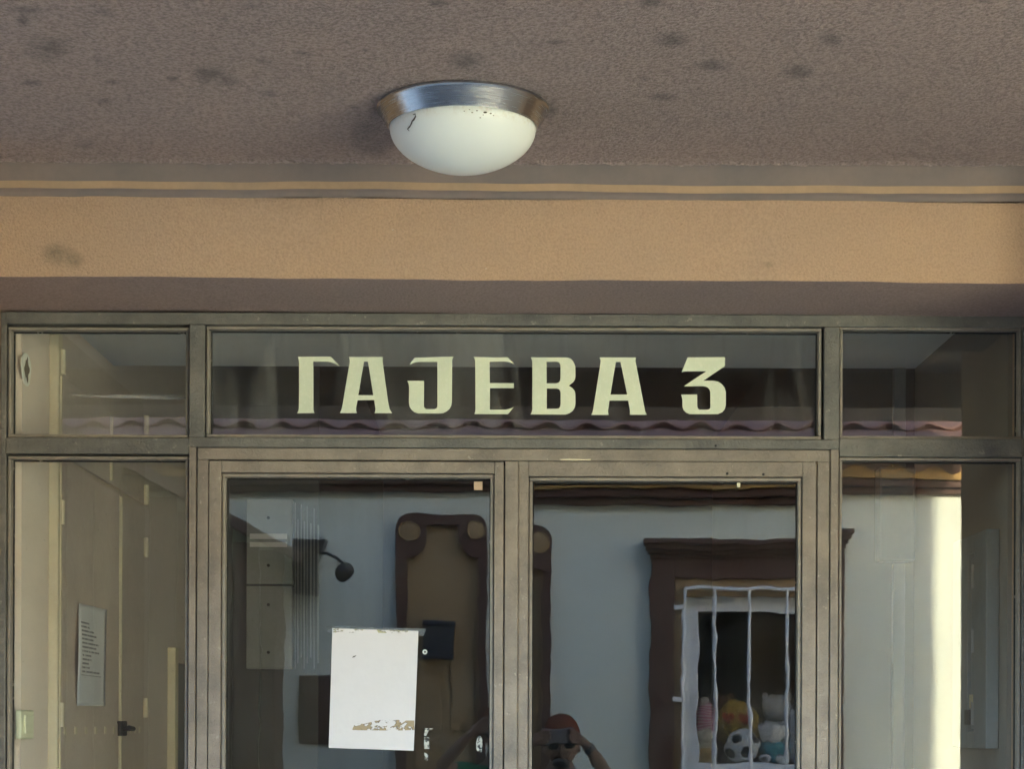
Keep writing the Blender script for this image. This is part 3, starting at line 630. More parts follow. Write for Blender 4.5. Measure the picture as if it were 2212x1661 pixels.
# fuse panel and conduits on the hall back wall
fp = empty('fuse_panel', (VX(580, 1260, YH), YH, 0), 'flat grey two-part fuse panel hung inside behind left door glass', 'fuse panel')
a, c2 = P(534, 1080, YH - .05), P(631, 1446, YH - .05); zmid = P(580, 1265, YH - .05).z
box('panel_door', a.x, c2.x, YH - .06, YH - .002, zmid + .003, a.z, M_grey, fp, .002)
box('panel_door', a.x, c2.x, YH - .06, YH - .002, c2.z, zmid - .003, M_grey, fp, .002)
for yy, hh in ((1158, .020), (1166, .020)):
    q = P(582, yy, YH - .06); box('label_strip', a.x + .012, c2.x - .02, YH - .0625, YH - .0605, q.z - .012 - (.016 if yy > 1160 else 0), q.z + (.008 if yy < 1160 else -.010), newmat('label_white', (.75, .72, .72), .6), fp)
for yy in (1119, 1222, 1307, 1410):
    q = P(580, yy, YH - .06); tube('lock_knob', [(q.x, YH - .0605, q.z), (q.x, YH - .066, q.z)], .006, M_black, fp, 10)
cb = empty('conduit_bundle', (VX(662, 1260, YH), YH, 0), 'row of thin pale vertical conduits next to the fuse panel', 'conduits')
for i, xx in enumerate((637, 643, 650, 657, 663, 671, 678, 687)):
    q0 = P(xx, 1445 - (i % 3) * 12, YH - .02); q1 = P(xx, 1085 + (i * 37) % 70, YH - .02)
    tube('conduit', [(q0.x, YH - .009, q0.z), (q1.x, YH - .009, q1.z)], (.0032 if i % 2 else .0022), M_grey, cb, 8)
# right side: meter cabinet on the side wall, box and trunking on the back wall
def RX(x): return (wr * F / unroll(x, 1250)[0]) - D
mc = empty('meter_cabinet', (wr, .35, E), 'narrow grey metal meter cabinet on the lobby side wall behind right sidelight', 'cabinet')
ya, yb_ = RX(2160), RX(2084) - .13; zt_, zbt = E + .505, E - .052
for nme, y0, y1, z0, z1 in (('cabinet_frame', ya, ya + .13, zbt, zt_), ('cabinet_frame', yb_ - .05, yb_ + .12, zbt, zt_), ('cabinet_frame', ya + .131, yb_ - .051, zt_ - .05, zt_), ('cabinet_frame', ya + .131, yb_ - .051, zbt, zbt + .045)):
    box(nme, wr - .035, wr - .001, y0, y1, z0, z1, M_box, mc, .003)
mdr = box('cabinet_door', wr - .026, wr - .003, ya + .135, yb_ - .055, zbt + .05, zt_ - .055, M_box, mc, .002)
for z in (zt_ - .11, (zt_ + zbt) / 2, zbt + .09): tube('hinge', [(wr - .034, ya + .137, z - .03), (wr - .034, ya + .137, z + .03)], .006, M_grey, mdr, 8)
box('lock', wr - .040, wr - .027, ya + .17, ya + .21, zbt + .06, zbt + .10, M_black, mdr, .002)
box('lock_label', wr - .029, wr - .0262, ya + .17, ya + .215, zbt + .105, zbt + .14, newmat('brass_label', (.5, .42, .26), .5), mdr)
jb = empty('junction_box', (VX(1936, 1100, YV), YV, 0), 'pale junction box with white cable trunking behind right sidelight', 'junction box')
a, c2 = P(1897, 1010, YV - .06), P(1975, 1214, YV - .06)
box('box_cover', a.x, c2.x, YV - .08, YV - .002, c2.z, a.z, M_box, jb, .008)
for z0, z1 in ((.0, c2.z - .001), (a.z + .001, zv - .003)):
    box('cable_trunking', P(1925, 1400, YV).x, P(1951, 1400, YV).x, YV - .03, YV - .002, z0, z1, M_box, jb, .003)

# ------------------------------------------------------------------ the house across the street (seen mirrored in the glass)
S = 5.45
M_hwall = plaster('house_wall_render', (.69, .775, .735), (.63, .72, .69), grain=60, bump=.25, mott=.9, gc=.08)
M_hbrown = paint('house_brown_trim', (.085, .042, .034), (.068, .036, .03), rough=.55, scale=3)
M_hyellow = paint('house_ochre_trim', (.42, .28, .10), (.38, .25, .10), rough=.6, scale=3)
M_htan = paint('house_tan_door', (.31, .215, .115), (.27, .19, .105), rough=.55, scale=3)
M_tile = plaster('roof_tile_clay', (.185, .11, .10), (.14, .088, .082), grain=30, bump=.3, mott=6)
M_dark = newmat('dark_room', (.02, .018, .017), .9)
hs = empty('opposite_house', (0, -S - 2, 0), 'low pale house with brown cornice and clay tiles mirrored in the glass', 'house')
HX0, HX1 = -4.2, 8.5
wx0, wx1 = M(1340, 0, S).x, M(1750, 0, S).x; wz0, wz1 = M(0, 1632, S).z - .03, M(0, 1266, S).z
zcb = M(0, 1064, S).z
bm = bmesh.new()
add_box(bm, HX0, wx0, -S - .3, -S, 0, zcb + .3); add_box(bm, wx1, HX1, -S - .3, -S, 0, zcb + .3)
add_box(bm, wx0, wx1, -S - .3, -S, 0, wz0); add_box(bm, wx0, wx1, -S - .3, -S, wz1, zcb + .3)
finish('wall', bm, M_hwall, hs)
box('end_wall', HX0, HX0 + .3, -S - 6, -S - .301, 0, zcb + .3, M_hwall, hs); box('end_wall', HX1 - .3, HX1, -S - 6, -S - .301, 0, zcb + .3, M_hwall, hs)
box('rear_wall', HX0, HX1, -S - 6.3, -S - 6.001, 0, zcb + .3, M_hwall, hs)
zc1 = M(0, 1034, S).z; zc2 = M(0, 998, S).z; zc3 = M(0, 984, S).z
box('cornice_moulding', HX0 - .05, HX1 + .05, -S, -S + .05, zcb, zcb + (zc1 - zcb) * .45, M_hbrown, hs, .006)
box('cornice_moulding', HX0 - .07, HX1 + .07, -S, -S + .085, zcb + (zc1 - zcb) * .47, zc1, M_hbrown, hs, .006)
box('frieze_band', HX0 - .08, HX1 + .08, -S, -S + .11, zc1 + .001, zc2, M_hyellow, hs, .004)
box('eave_board', HX0 - .1, HX1 + .1, -S, -S + .20, zc2 + .001, zc3, M_hbrown, hs, .004)
rf = box('roof', HX0 - .15, HX1 + .15, -S - .01, -S + .01, zc3, zc3 + .02, M_tile, hs)
me = rf.data; 
ze, se, slope = zc3 + .012, S - .26, R(25)
bm = bmesh.new(); L_ = 3.3
ps = [(-se, ze), (-se - L_ * math.cos(slope), ze + L_ * math.sin(slope)), (-se - L_ * math.cos(slope) * 1.9, ze), (-se - 3.2, ze + .0)]
fa = [bm.verts.new((HX0 - .15, y, z)) for y, z in ps[:3]]; fb = [bm.verts.new((HX1 + .15, y, z)) for y, z in ps[:3]]
bm.faces.new(fa); bm.faces.new(fb[::-1])
for i in range(3): bm.faces.new((fa[i], fa[(i + 1) % 3], fb[(i + 1) % 3], fb[i]))
bmesh.ops.recalc_face_normals(bm, faces=bm.faces[:]); bm.to_mesh(me); bm.free()
# curved clay tiles, one mesh shared
bm = bmesh.new(); TW, TL = .20, .40; n = 8
for j, y in ((0, 0.0), (1, TL)):
    pass
A_ = []; 
for lay in (0, 1):
    rows = []
    for y in (0.0, TL):
        rows.append([bm.verts.new((-TW / 2 + TW * i / n, y, .018 + .026 * math.sin(2 * math.pi * i / n) * .8 + (.014 if lay == 0 else 0) + (.012 if y == 0 else 0))) for i in range(n + 1)])
    A_.append(rows)
for i in range(n):
    bm.faces.new((A_[0][0][i], A_[0][0][i + 1], A_[0][1][i + 1], A_[0][1][i]))
    bm.faces.new((A_[1][0][i], A_[1][1][i], A_[1][1][i + 1], A_[1][0][i + 1]))
    bm.faces.new((A_[0][0][i], A_[1][0][i], A_[1][0][i + 1], A_[0][0][i + 1]))
t0 = finish('roof_tile', bm, M_tile, None, True, R(60)); tile_me = t0.data; bpy.data.objects.remove(t0)
cnt = 0
ncol = int((HX1 - HX0 + .3) / TW)
rfinv = world_of(rf).inverted()
for rr in range(4):
    for i in range(ncol):
        o = bpy.data.objects.new('roof_tile', tile_me); col.objects.link(o)
        s_ = rr * .34 - .05
        o.location = (HX0 - .15 + TW * (i + .5), -se - s_ * math.cos(slope), ze + s_ * math.sin(slope) + .004 + random.uniform(-.004, .004))
        o.rotation_euler = (slope, 0, math.pi); o.rotation_euler = (-slope, 0, math.pi)
        o.parent = rf; o.matrix_parent_inverse = rfinv
# window with surround, cornice, frame, glass, grille
win = empty('window', ((wx0 + wx1) / 2, -S, wz0)); adopt(win, hs)
bx0, bx1 = M(1268, 0, S).x, M(1822, 0, S).x; tx0, tx1 = M(1318, 0, S).x, M(1772, 0, S).x
zt1 = M(0, 1228, S).z; zbr = M(0, 1185, S).z; zco = M(0, 1143, S).z
box('surround', bx0, tx0, -S, -S + .05, wz0 - .1, zbr, M_hbrown, win, .006); box('surround', tx1, bx1, -S, -S + .05, wz0 - .1, zbr, M_hbrown, win, .006)
box('surround', tx0, tx1, -S, -S + .048, zt1, zbr, M_hbrown, win, .004)
box('surround_lining', tx0, wx0, -S, -S + .028, wz0 - .1, zt1 - .0005, M_htan, win, .004); box('surround_lining', wx1, tx1, -S, -S + .028, wz0 - .1, zt1 - .0005, M_htan, win, .004)
box('surround_lining', wx0, wx1, -S, -S + .028, wz1, zt1 - .0005, M_htan, win, .003)
for i, (za, zb2, o1) in enumerate(((0, .22, .06), (.23, .45, .09), (.46, .72, .125), (.73, 1, .15))):
    ex = (bx0 - M(1262, 0, S).x) * (.4 + i * .35) + i * .006
    box('cornice', bx0 - ex, bx1 + ex, -S, -S + o1, zbr + .001 + (zco - zbr) * za, zbr + (zco - zbr) * zb2, M_hbrown, win, .006)
box('sill', bx0 - .03, bx1 + .03, -S, -S + .10, wz0 - .16, wz0 - .101, M_hbrown, win, .006)
fw = .075
for a in ((wx0, wx0 + fw, wz0, wz1), (wx1 - fw, wx1, wz0, wz1), (wx0 + fw, wx1 - fw, wz1 - fw, wz1), (wx0 + fw, wx1 - fw, wz0, wz0 + .045)):
    box('frame', a[0], a[1], -S - .09, -S - .03, a[2] + .0005, a[3] - .0005, M_white, win, .004)
box('pane', wx0 + fw - .005, wx1 - fw + .005, -S - .07, -S - .065, wz0 + .04, wz1 - fw + .005, G_house, win)
zg1 = M(0, 1249, S).z
for xx in (1338, 1405, 1481, 1559, 1635, 1711, 1752):
    X = M(xx, 0, S).x; tube('grille_bar', [(X, -S + .05, wz0 - .05), (X, -S + .05, zg1)], .009, M_white, win, 8)
for z in (zg1, wz0 - .04): tube('grille_bar', [(M(1336, 0, S).x, -S + .05, z), (M(1754, 0, S).x, -S + .05, z)], .009, M_white, win, 8)
for y in (1287, 1488):
    q = M(1330, y, S); box('grille_bracket', q.x - .035, q.x + .02, -S + .028, -S + .056, q.z - .012, q.z + .012, M_white, win, .002)
# dark room behind the window
rm = bmesh.new()
for a in ((wx0 - .3, wx1 + .3, -S - 2.6, -S - 2.5, 0, 3), (wx0 - .4, wx0 - .3, -S - 2.5, -S - .3, 0, 3), (wx1 + .3, wx1 + .4, -S - 2.5, -S - .3, 0, 3), (wx0 - .4, wx1 + .4, -S - 2.6, -S - .3, 2.9, 3), (wx0 - .4, wx1 + .4, -S - 2.6, -S - .3, 0, .1)): add_box(rm, *a)
finish('dark_room', rm, M_dark, hs)
zsill = wz0 + .046
box('window_board', wx0 + .001, wx1 - .001, -S - .62, -S - .091, zsill - .03, zsill, M_white, win, .004)
zst = zsill + .10
box('display_step', wx0 + .05, wx1 - .05, -S - .60, -S - .36, zsill + .0005, zst, M_hbrown, win, .004)
# blind doorway with rosettes
def rloop(x0, x1, z0, z1, r, n=6):
    pts = [(x0, z0), (x1, z0)]
    for i in range(n + 1): a = i / n * math.pi / 2; pts.append((x1 - r + r * math.cos(a), z1 - r + r * math.sin(a)))
    for i in range(n + 1): a = math.pi / 2 + i / n * math.pi / 2; pts.append((x0 + r + r * math.cos(a), z1 - r + r * math.sin(a)))
    return pts
dr = empty('door_surround', (M(950, 0, S).x, -S, 0)); adopt(dr, hs)
ox0, ox1, oz1 = M(855, 0, S).x, M(1051, 0, S).x, M(0, 1113, S).z
ix0, ix1, iz1 = M(876, 0, S).x, M(1033, 0, S).x, M(0, 1136, S).z
rs = .052
cl = (ix0 + .005, iz1 - .02); cr = (ix1 - .005, iz1 - .02)
inner = [(ix0, 0), (ix1, 0), (ix1, iz1 - .17)]
for i in range(7): a = -math.pi / 2 - i / 6 * math.pi / 2; inner.append((ix1 - .02 + .105 * math.cos(a) + .02, iz1 - .065 + .105 * math.sin(a)))
inner += [(ix1 - .105, iz1), (ix0 + .105, iz1)]
for i in range(7): a = 0 - i / 6 * math.pi / 2; inner.append((ix0 - .0 + .105 * math.cos(a), iz1 - .065 + .105 * math.sin(a)))
inner += [(ix0, iz1 - .17)]
outline('moulding', [rloop(ox0, ox1, 0, oz1, .07), inner], .05, M_hbrown, dr, y=-S + .05)
box('door_leaf', ix0 - .01, ix1 + .01, -S + .001, -S + .012, .0, iz1 + .01, M_htan, dr)
for c in (cl, cr):
    lathe('rosette', [(0.0, .010), (.030, .008), (.042, .004), (rs - .004, .010), (rs, 0.0)], (c[0] + (.012 if c is cl else -.012), -S + .051, c[1] - .012), M_htan, dr, 28, axis='Y')
for z0, z1 in ((E - .55, E - .08), (E - .02, E + .52), (.2, .9)):
    for i in range(2):
        xa = ix0 + .05 + i * (ix1 - ix0) * .48; box('door_panel', xa, xa + (ix1 - ix0) * .34, -S + .0125, -S + .02, z0, z1, M_htan, dr, .004)
# things hung on the house wall
q0, q1 = M(914, 1341, S), M(980, 1426, S)
mb = empty('mailbox', ((q0.x + q1.x) / 2, -S, q1.z), 'dark blue mailbox on the tan door, mirrored beside the sheet', 'mailbox')
M_navy = newmat('navy_enamel', (.012, .018, .035), .4)
box('box_body', q0.x, q1.x, -S + .021, -S + .12, q1.z, q0.z - .03, M_navy, mb, .008); box('box_lid', q0.x - .006, q1.x + .006, -S + .0215, -S + .13, q0.z - .028, q0.z, M_navy, mb, .006)
q0, q1 = M(652, 1470, S), M(742, 1602, S)
hp = empty('wall_hatch', ((q0.x + q1.x) / 2, -S, q1.z), 'square dark brown hatch on the pale wall, mirrored left of the sheet', 'hatch')
box('hatch_frame', q0.x - .015, q1.x + .015, -S + .0005, -S + .015, q1.z - .015, q0.z + .015, M_hbrown, hp, .003); box('hatch_door', q0.x + .01, q1.x - .01, -S + .0155, -S + .024, q1.z + .01, q0.z - .01, M_hbrown, hp, .003)
q0, q1 = M(640, 1172, S), M(696, 1288, S)
wlmp = empty('wall_spotlight', (q0.x, -S, q1.z), 'black wall box with gooseneck spotlight, mirrored in the left door', 'wall lamp')
bm = bmesh.new(); add_box(bm, q0.x, q1.x - .02, -S + .001, -S + .14, q1.z, q0.z - .02, .01); finish('lamp_box', bm, M_black, wlmp)
quad = [(q0.x - .01, q0.z), (q1.x + .035, q0.z), (q1.x + .01, q0.z - .075), (q0.x - .01, q0.z - .075)]
outline('top_hood', [quad], .17, M_black, wlmp, y=-S + .18)
g0 = M(688, 1198, S - .15); g1 = M(725, 1205, S - .2); g2 = M(742, 1222, S - .22)
tube('gooseneck', [g0 + Vector((-.03, -.03, 0)), g0, (g0 + g1) / 2 + Vector((0, 0, .006)), g1, g2], .008, M_black, wlmp)
hd = M(742, 1235, S - .22); bm = bmesh.new()
vs = add_ball(bm, (0, 0, 0), (1, 1, 1), 14, 10)
for v_ in bm.verts: v_.co = Vector((v_.co.x * .045, v_.co.y * .05, v_.co.z * .05 + (.0 if v_.co.z > 0 else -.012)))
bmesh.ops.rotate(bm, verts=bm.verts[:], cent=(0, 0, 0), matrix=Matrix.Rotation(R(35), 3, 'Y')); bmesh.ops.translate(bm, verts=bm.verts[:], vec=hd)
finish('spot_head', bm, M_black, wlmp, True)
# timber shed leaning on the house
M_wood = paint('shed_stained_wood', (.12, .066, .042), (.085, .05, .034), rough=.7, scale=5, stretch=(6, 6, .5), bump=.5, dist=.003)
sh = empty('timber_shed', (-3.2, -5.1, 0), 'brown stained timber shed with sloping roof, mirrored at the left', 'shed')
sx0, sx1, sy0, sy1 = -5.6, M(592, 0, 5.05).x, -S + .02, -5.05
e1 = M(640, 1192, 5.0); e0 = M(500, 1115, 5.0); sl_ = (e0.z - e1.z) / (e1.x - e0.x)
xr_ = -3.1
def roof_z(x): return e1.z + (e1.x - max(x, xr_)) * sl_ - max(0, xr_ - x) * sl_
x = sx0
i = 0
while x < sx1 - .01:
    x2 = min(x + .14, sx1); z2_ = min(roof_z(x), roof_z(x2)) - .06
    box('plank', x + .003, x2 - .003, sy1 - .02 - (i % 2) * .004, sy1, -.003, z2_, M_wood, sh, .003); x = x2; i += 1
box('side_wall', sx1 - .03, sx1 - .001, sy0, sy1 - .026, -.003, roof_z(sx1) - .06, M_wood, sh)
box('side_wall', sx0, sx0 + .03, sy0, sy1 - .026, -.003, roof_z(sx0) - .06, M_wood, sh)
for xa, xb in ((xr_, e1.x), (sx0 - .15, xr_)):
    outline('roof_board', [[(xa, roof_z(xa)), (xb, roof_z(xb)), (xb, roof_z(xb) - .055), (xa, roof_z(xa) - .055)]], S - 4.96, M_hbrown, sh, y=-4.95 - 0 + 0)
# plush toys and ball on the window board
def toy(name, label, cat): return empty(name, (0, 0, 0), label, cat)
ST = S + .27
def mt(x, y, s=ST): return M(x, y, s)
M_pink = newmat('pink_stripes', (.6, .15, .3), .9); nt = M_pink.node_tree; v = coords(nt); wv = nn(nt, 'ShaderNodeTexWave', Scale=22, Distortion=2.0, bands_direction='Z'); lk(nt, v, wv.inputs['Vector'])
lk(nt, ramp(nt, wv.outputs['Fac'], .45, .55, (.62, .10, .28), (.78, .62, .68)), nt.nodes['Principled BSDF'].inputs['Base Color'])
def fuzzy(name, c, spots=None, sc_=9):
    m = newmat(name, c, .95, spec=.1); nt = m.node_tree; b = nt.nodes['Principled BSDF']; v = coords(nt)
    n1 = nn(nt, 'ShaderNodeTexNoise', Scale=180, Detail=3); lk(nt, v, n1.inputs['Vector']); bp = nn(nt, 'ShaderNodeBump', Strength=.6, Distance=.004); lk(nt, n1.outputs['Fac'], bp.inputs['Height']); lk(nt, bp.outputs['Normal'], b.inputs['Normal'])
    if spots:
        vo = nn(nt, 'ShaderNodeTexVoronoi', Scale=sc_); lk(nt, v, vo.inputs['Vector']); lk(nt, mixc(nt, ramp(nt, vo.outputs['Distance'], .36, .30), c, spots), b.inputs['Base Color'])
    else: lk(nt, mixc(nt, ramp(nt, n1.outputs['Fac'], .3, .7), c, tuple(x * .8 for x in c)), b.inputs['Base Color'])
    return m
M_yel = fuzzy('yellow_plush', (.58, .40, .07)); M_red = fuzzy('red_plush', (.5, .02, .02)); M_wh = fuzzy('white_plush', (.75, .77, .78)); M_spot = fuzzy('spotted_plush', (.74, .77, .80), (.25, .27, .34), 16); M_teal = fuzzy('teal_plush', (.08, .38, .48)); M_crm = fuzzy('cream_plush', (.65, .60, .50)); M_lab = newmat('tan_label', (.48, .33, .15), .8)
def ball_obj(name, c, rad, mat, par, u=24, v=16):
    bm = bmesh.new(); add_ball(bm, c, rad, u * 2, v * 2)
    from mathutils import noise
    cc = Vector(c)
    for vt in bm.verts:
        d_ = (vt.co - cc); vt.co = cc + d_ * (1 + .10 * noise.noise(vt.co * 22) + .07 * noise.noise(vt.co * 75) + .05 * random.random())
    return finish(name, bm, mat, par, True)
# pink striped plush
c = mt(1386, 1530, S + .30); tp = empty('plush_toy', (c.x, c.y, zst), 'pink and white striped plush in the mirrored house window', 'plush toy')
bm = bmesh.new(); add_lathe(bm, [(.0, 0), (.055, .004), (.066, .05), (.062, .11), (.05, .17), (.028, .215), (0, .225)], (c.x, -S - .45, zst), 20); finish('body', bm, M_pink, tp, True)
ball_obj('head', (c.x - .012, -S - .44, zst + .225), (.028, .028, .032), M_wh, tp)
# yellow round cushion
c = mt(1449, 1537, S + .38); em = empty('round_cushion', (c.x, -S - .40, zst), 'yellow round cushion with red heart eyes in the mirrored window', 'cushion')
zc_ = zst + .117
ball_obj('cushion_body', (c.x, -S - .42, zc_), (.120, .055, .117), M_yel, em, 32, 20)
def heart(cx, cz, r):
    return [(cx + r * .062 * 16 * math.sin(t) ** 3, cz + r * .062 * (13 * math.cos(t) - 5 * math.cos(2 * t) - 2 * math.cos(3 * t) - math.cos(4 * t))) for t in [i / 28 * 2 * math.pi for i in range(28)]]
outline('heart_eye', [heart(c.x - .045, zc_ + .022, .036)], .012, M_red, em, y=-S - .362); outline('heart_eye', [heart(c.x + .045, zc_ + .022, .036)], .012, M_red, em, y=-S - .362)
tube('mouth', [(c.x + .055 * math.sin(a), -S - .366, zc_ - .02 - .045 * math.cos(a)) for a in [R(d_) for d_ in range(-70, 71, 14)]], .004, M_black, em, 6)
# football
c = mt(1461, 1598, S + .22); fb_ = .095; cz = zsill + fb_
M_ball = newmat('football_panels', (.8, .8, .8), .4)
bm = bmesh.new(); ic = bmesh.ops.create_icosphere(bm, subdivisions=1, radius=1); pent = [v_.co.normalized() for v_ in bm.verts]; bm.free()
bm = bmesh.new(); bmesh.ops.create_icosphere(bm, subdivisions=5, radius=fb_)
ico = [Vector(p) for p in [(0, s1 * 1, s2 * 1.618) for s1 in (1, -1) for s2 in (1, -1)] + [(s1 * 1, s2 * 1.618, 0) for s1 in (1, -1) for s2 in (1, -1)] + [(s2 * 1.618, 0, s1 * 1) for s1 in (1, -1) for s2 in (1, -1)]]
ico = [p.normalized() for p in ico]
rot = Matrix.Rotation(.5, 3, 'X') @ Matrix.Rotation(.9, 3, 'Z')
for f in bm.faces:
    n_ = rot @ f.calc_center_median().normalized(); f.material_index = 1 if max(n_.dot(p) for p in ico) > .935 else 0
bmesh.ops.translate(bm, verts=bm.verts[:], vec=(c.x, -S - .22, cz))
fbo = finish('football', bm, [newmat('ball_white', (.78, .80, .82), .4), newmat('ball_black', (.02, .02, .025), .4)], None, True); tag(fbo, 'white and black football at the bottom of the mirrored house window', 'football')
# white spotted dog-like plush sitting at right, with a head and ears
c = mt(1526, 1575, S + .25)
sp_ = empty('plush_toy', (c.x, -S - .25, zsill), 'white spotted plush with teal shirt in the mirrored window', 'plush toy')
ball_obj('body', (c.x, -S - .25, zsill + .07), (.068, .06, .07), M_teal, sp_); ball_obj('head', (c.x - .004, -S - .24, zsill + .165), (.066, .058, .058), M_spot, sp_)
for s_ in (-1, 1): ball_obj('ear', (c.x + s_ * .055, -S - .245, zsill + .185), (.022, .016, .036), M_spot, sp_, 12, 8); ball_obj('foot', (c.x + s_ * .045, -S - .19, zsill + .026), (.03, .042, .026), M_spot, sp_, 12, 8)
c = mt(1533, 1515, S + .42)
bu = empty('plush_toy', (c.x, -S - .45, zst), 'fluffy plain white plush at the back of the mirrored window', 'plush toy')
ball_obj('body', (c.x + .01, -S - .46, zst + .075), (.085, .07, .076), M_wh, bu); ball_obj('head', (c.x + .01, -S - .45, zst + .20), (.080, .07, .072), M_wh, bu)
for s_ in (-1, 1): ball_obj('ear', (c.x + .01 + s_ * .06, -S - .45, zst + .262), (.02, .014, .024), M_wh, bu, 12, 8)
c = mt(1384, 1605, S + .2)
cr_ = empty('plush_toy', (c.x, -S - .2, zsill), 'cream plush with tan cardboard label in the mirrored window corner', 'plush toy')
ball_obj('body', (c.x, -S - .24, zsill + .075), (.062, .055, .075), M_crm, cr_); ball_obj('head', (c.x, -S - .23, zsill + .145), (.05, .045, .04), M_crm, cr_)
box('card_label', c.x - .05, c.x + .055, -S - .18, -S - .172, zsill + .001, zsill + .085, M_lab, cr_, .002)

c = mt(1580, 1560, S + .3)
rb = empty('plush_toy', (c.x, -S - .3, zsill), 'grey blue plush at the right edge of the mirrored window', 'plush toy')
M_gb = fuzzy('grey_blue_plush', (.42, .50, .58), (.70, .74, .78), 12)
ball_obj('body', (c.x + .02, -S - .27, zsill + .085), (.075, .06, .085), M_gb, rb); ball_obj('head', (c.x + .015, -S - .26, zsill + .215), (.068, .06, .062), M_gb, rb)
for s_ in (-1, 1): ball_obj('ear', (c.x + .015 + s_ * .05, -S - .262, zsill + .272), (.022, .015, .026), M_gb, rb, 12, 8)
c = mt(1420, 1500, S + .5)
bb = empty('plush_toy', (c.x, -S - .56, zst), 'brown plush half hidden behind the yellow cushion in mirrored window', 'plush toy')
M_br = fuzzy('brown_plush', (.20, .10, .05))
ball_obj('body', (c.x, -S - .55, zst + .09), (.06, .045, .09), M_br, bb); ball_obj('head', (c.x, -S - .545, zst + .215), (.055, .045, .055), M_br, bb)
for s_ in (-1, 1): ball_obj('ear', (c.x + s_ * .042, -S - .545, zst + .262), (.018, .012, .02), M_br, bb, 12, 8)
# ------------------------------------------------------------------ the person with the phone (mirrored in the glass)
M_skin = fuzzy('skin', (.26, .165, .125)); M_skin.node_tree.nodes['Principled BSDF'].inputs['Roughness'].default_value = .55
hx, hy, hz_ = -.045, -5.0, 1.605
person = None
def skin_mesh(joints, edges):
    me = bpy.data.meshes.new('sk'); me.from_pydata([j[0] for j in joints], edges, [])
    o = bpy.data.objects.new('sk', me); col.objects.link(o)
    md = o.modifiers.new('s', 'SKIN'); md.use_smooth_shade = True
    for i, j in enumerate(joints):
        r_ = j[1] if isinstance(j[1], tuple) else (j[1], j[1]); me.skin_vertices[0].data[i].radius = r_
    me.skin_vertices[0].data[0].use_root = True
    s2 = o.modifiers.new('d', 'SUBSURF'); s2.levels = 2; s2.render_levels = 2
    dg = bpy.context.evaluated_depsgraph_get(); m2 = bpy.data.meshes.new_from_object(o.evaluated_get(dg))
    bpy.data.objects.remove(o); return m2
J = []; ED = []
def add(p, r_, link=None):
    J.append((Vector(p), r_)); i = len(J) - 1
    if link is not None: ED.append((link, i))
    return i
pel = add((hx, -5.03, .93), (.15, .11)); wst = add((hx, -5.03, 1.08), (.135, .095), pel); che = add((hx, -5.03, 1.27), (.155, .11), wst); up = add((hx, -5.02, 1.385), (.11, .085), che); nk = add((hx, -5.015, 1.46), .055, up); hb = add((hx, -5.005, 1.56), .06, nk)
HANDS = []
for s_, sho, elb, wri, han in ((-1, (hx - .175, -5.02, 1.39), (-.335, -4.90, 1.455), (-.185, -4.80, E - .035), (-.145, -4.792, E - .002)), (1, (hx + .175, -5.02, 1.39), (.20, -4.91, 1.43), (.085, -4.81, E - .045), (.040, -4.795, E - .005))):
    a = add(sho, .062, up); b1 = add(((sho[0] + elb[0]) / 2, (sho[1] + elb[1]) / 2, (sho[2] + elb[2]) / 2), .047, a); b2 = add(elb, .041, b1)
    b3 = add([elb[i] * .6 + wri[i] * .4 for i in range(3)], .040, b2); b4 = add(wri, .026, b3); b5 = add(han, (.030, .018), b4); HANDS.append((s_, b4, b5, Vector(wri), Vector(han)))
for s_ in (-1, 1):
    a = add((hx + s_ * .09, -5.03, .86), .092, pel); k = add((hx + s_ * .10, -5.01, .48), .058, a); k2 = add((hx + s_ * .10, -5.03, .30), .052, k); an = add((hx + s_ * .10, -5.05, .09), .036, k2); add((hx + s_ * .11, -4.93, .04), (.035, .028), an)
for s_, b4, b5, wri, han in HANDS:
    d0 = (han - wri).normalized(); side = -s_
    for fi in range(4):                      # fingers fold over the edge of the phone
        base = han + Vector((-s_ * .006 + 0, .004, .028 - fi * .019)); 
        l1 = (.032, .036, .034, .026)[fi]
        p1 = base + Vector((-s_ * l1 * .75, .012, .004)); p2 = p1 + Vector((-s_ * l1 * .55, .010, .000))
        i0 = add(base, .0095, b5); i1 = add(p1, .0085, i0); add(p2, .0075, i1)
    t1 = han + Vector((-s_ * .010, -.024, -.030)); i0 = add(t1, .010, b5); add(t1 + Vector((-s_ * .034, -.004, .008)), .0085, i0)
body_me = skin_mesh(J, ED)
bm = bmesh.new(); bm.from_mesh(body_me)
hv = add_ball(bm, (0, 0, 0), (1, 1, 1), 36, 28)
for v_ in hv:
    x, y, z = v_.co
    k = 1.0 if z > -.1 else 1 - .42 * (-.1 - z) ** 1.3
    px, py, pz = x * .078 * k, y * .096 * (1 if z > -.2 else 1 - .25 * (-z - .2)), z * .120
    if y > .3:
        py += .024 * math.exp(-(x / .13) ** 2 - ((z + .18) / .17) ** 2)          # nose
        py += .006 * math.exp(-(x / .45) ** 2 - ((z - .18) / .09) ** 2)          # brow
        py -= .010 * math.exp(-((abs(x) - .38) / .16) ** 2 - ((z - .02) / .10) ** 2)   # eye sockets
        py += .006 * math.exp(-(x / .25) ** 2 - ((z + .50) / .05) ** 2) + .005 * math.exp(-(x / .22) ** 2 - ((z + .62) / .05) ** 2)  # lips
        py += .010 * math.exp(-(x / .3) ** 2 - ((z + .88) / .10) ** 2)           # chin
    v_.co = Vector((hx + px, hy + py, hz_ + pz))
for s_ in (-1, 1): add_ball(bm, (hx + s_ * .080, hy - .005, hz_ - .01), (.010, .020, .032), 12, 10)
raw = bpy.data.meshes.new('raw'); bm.to_mesh(raw); bm.free()
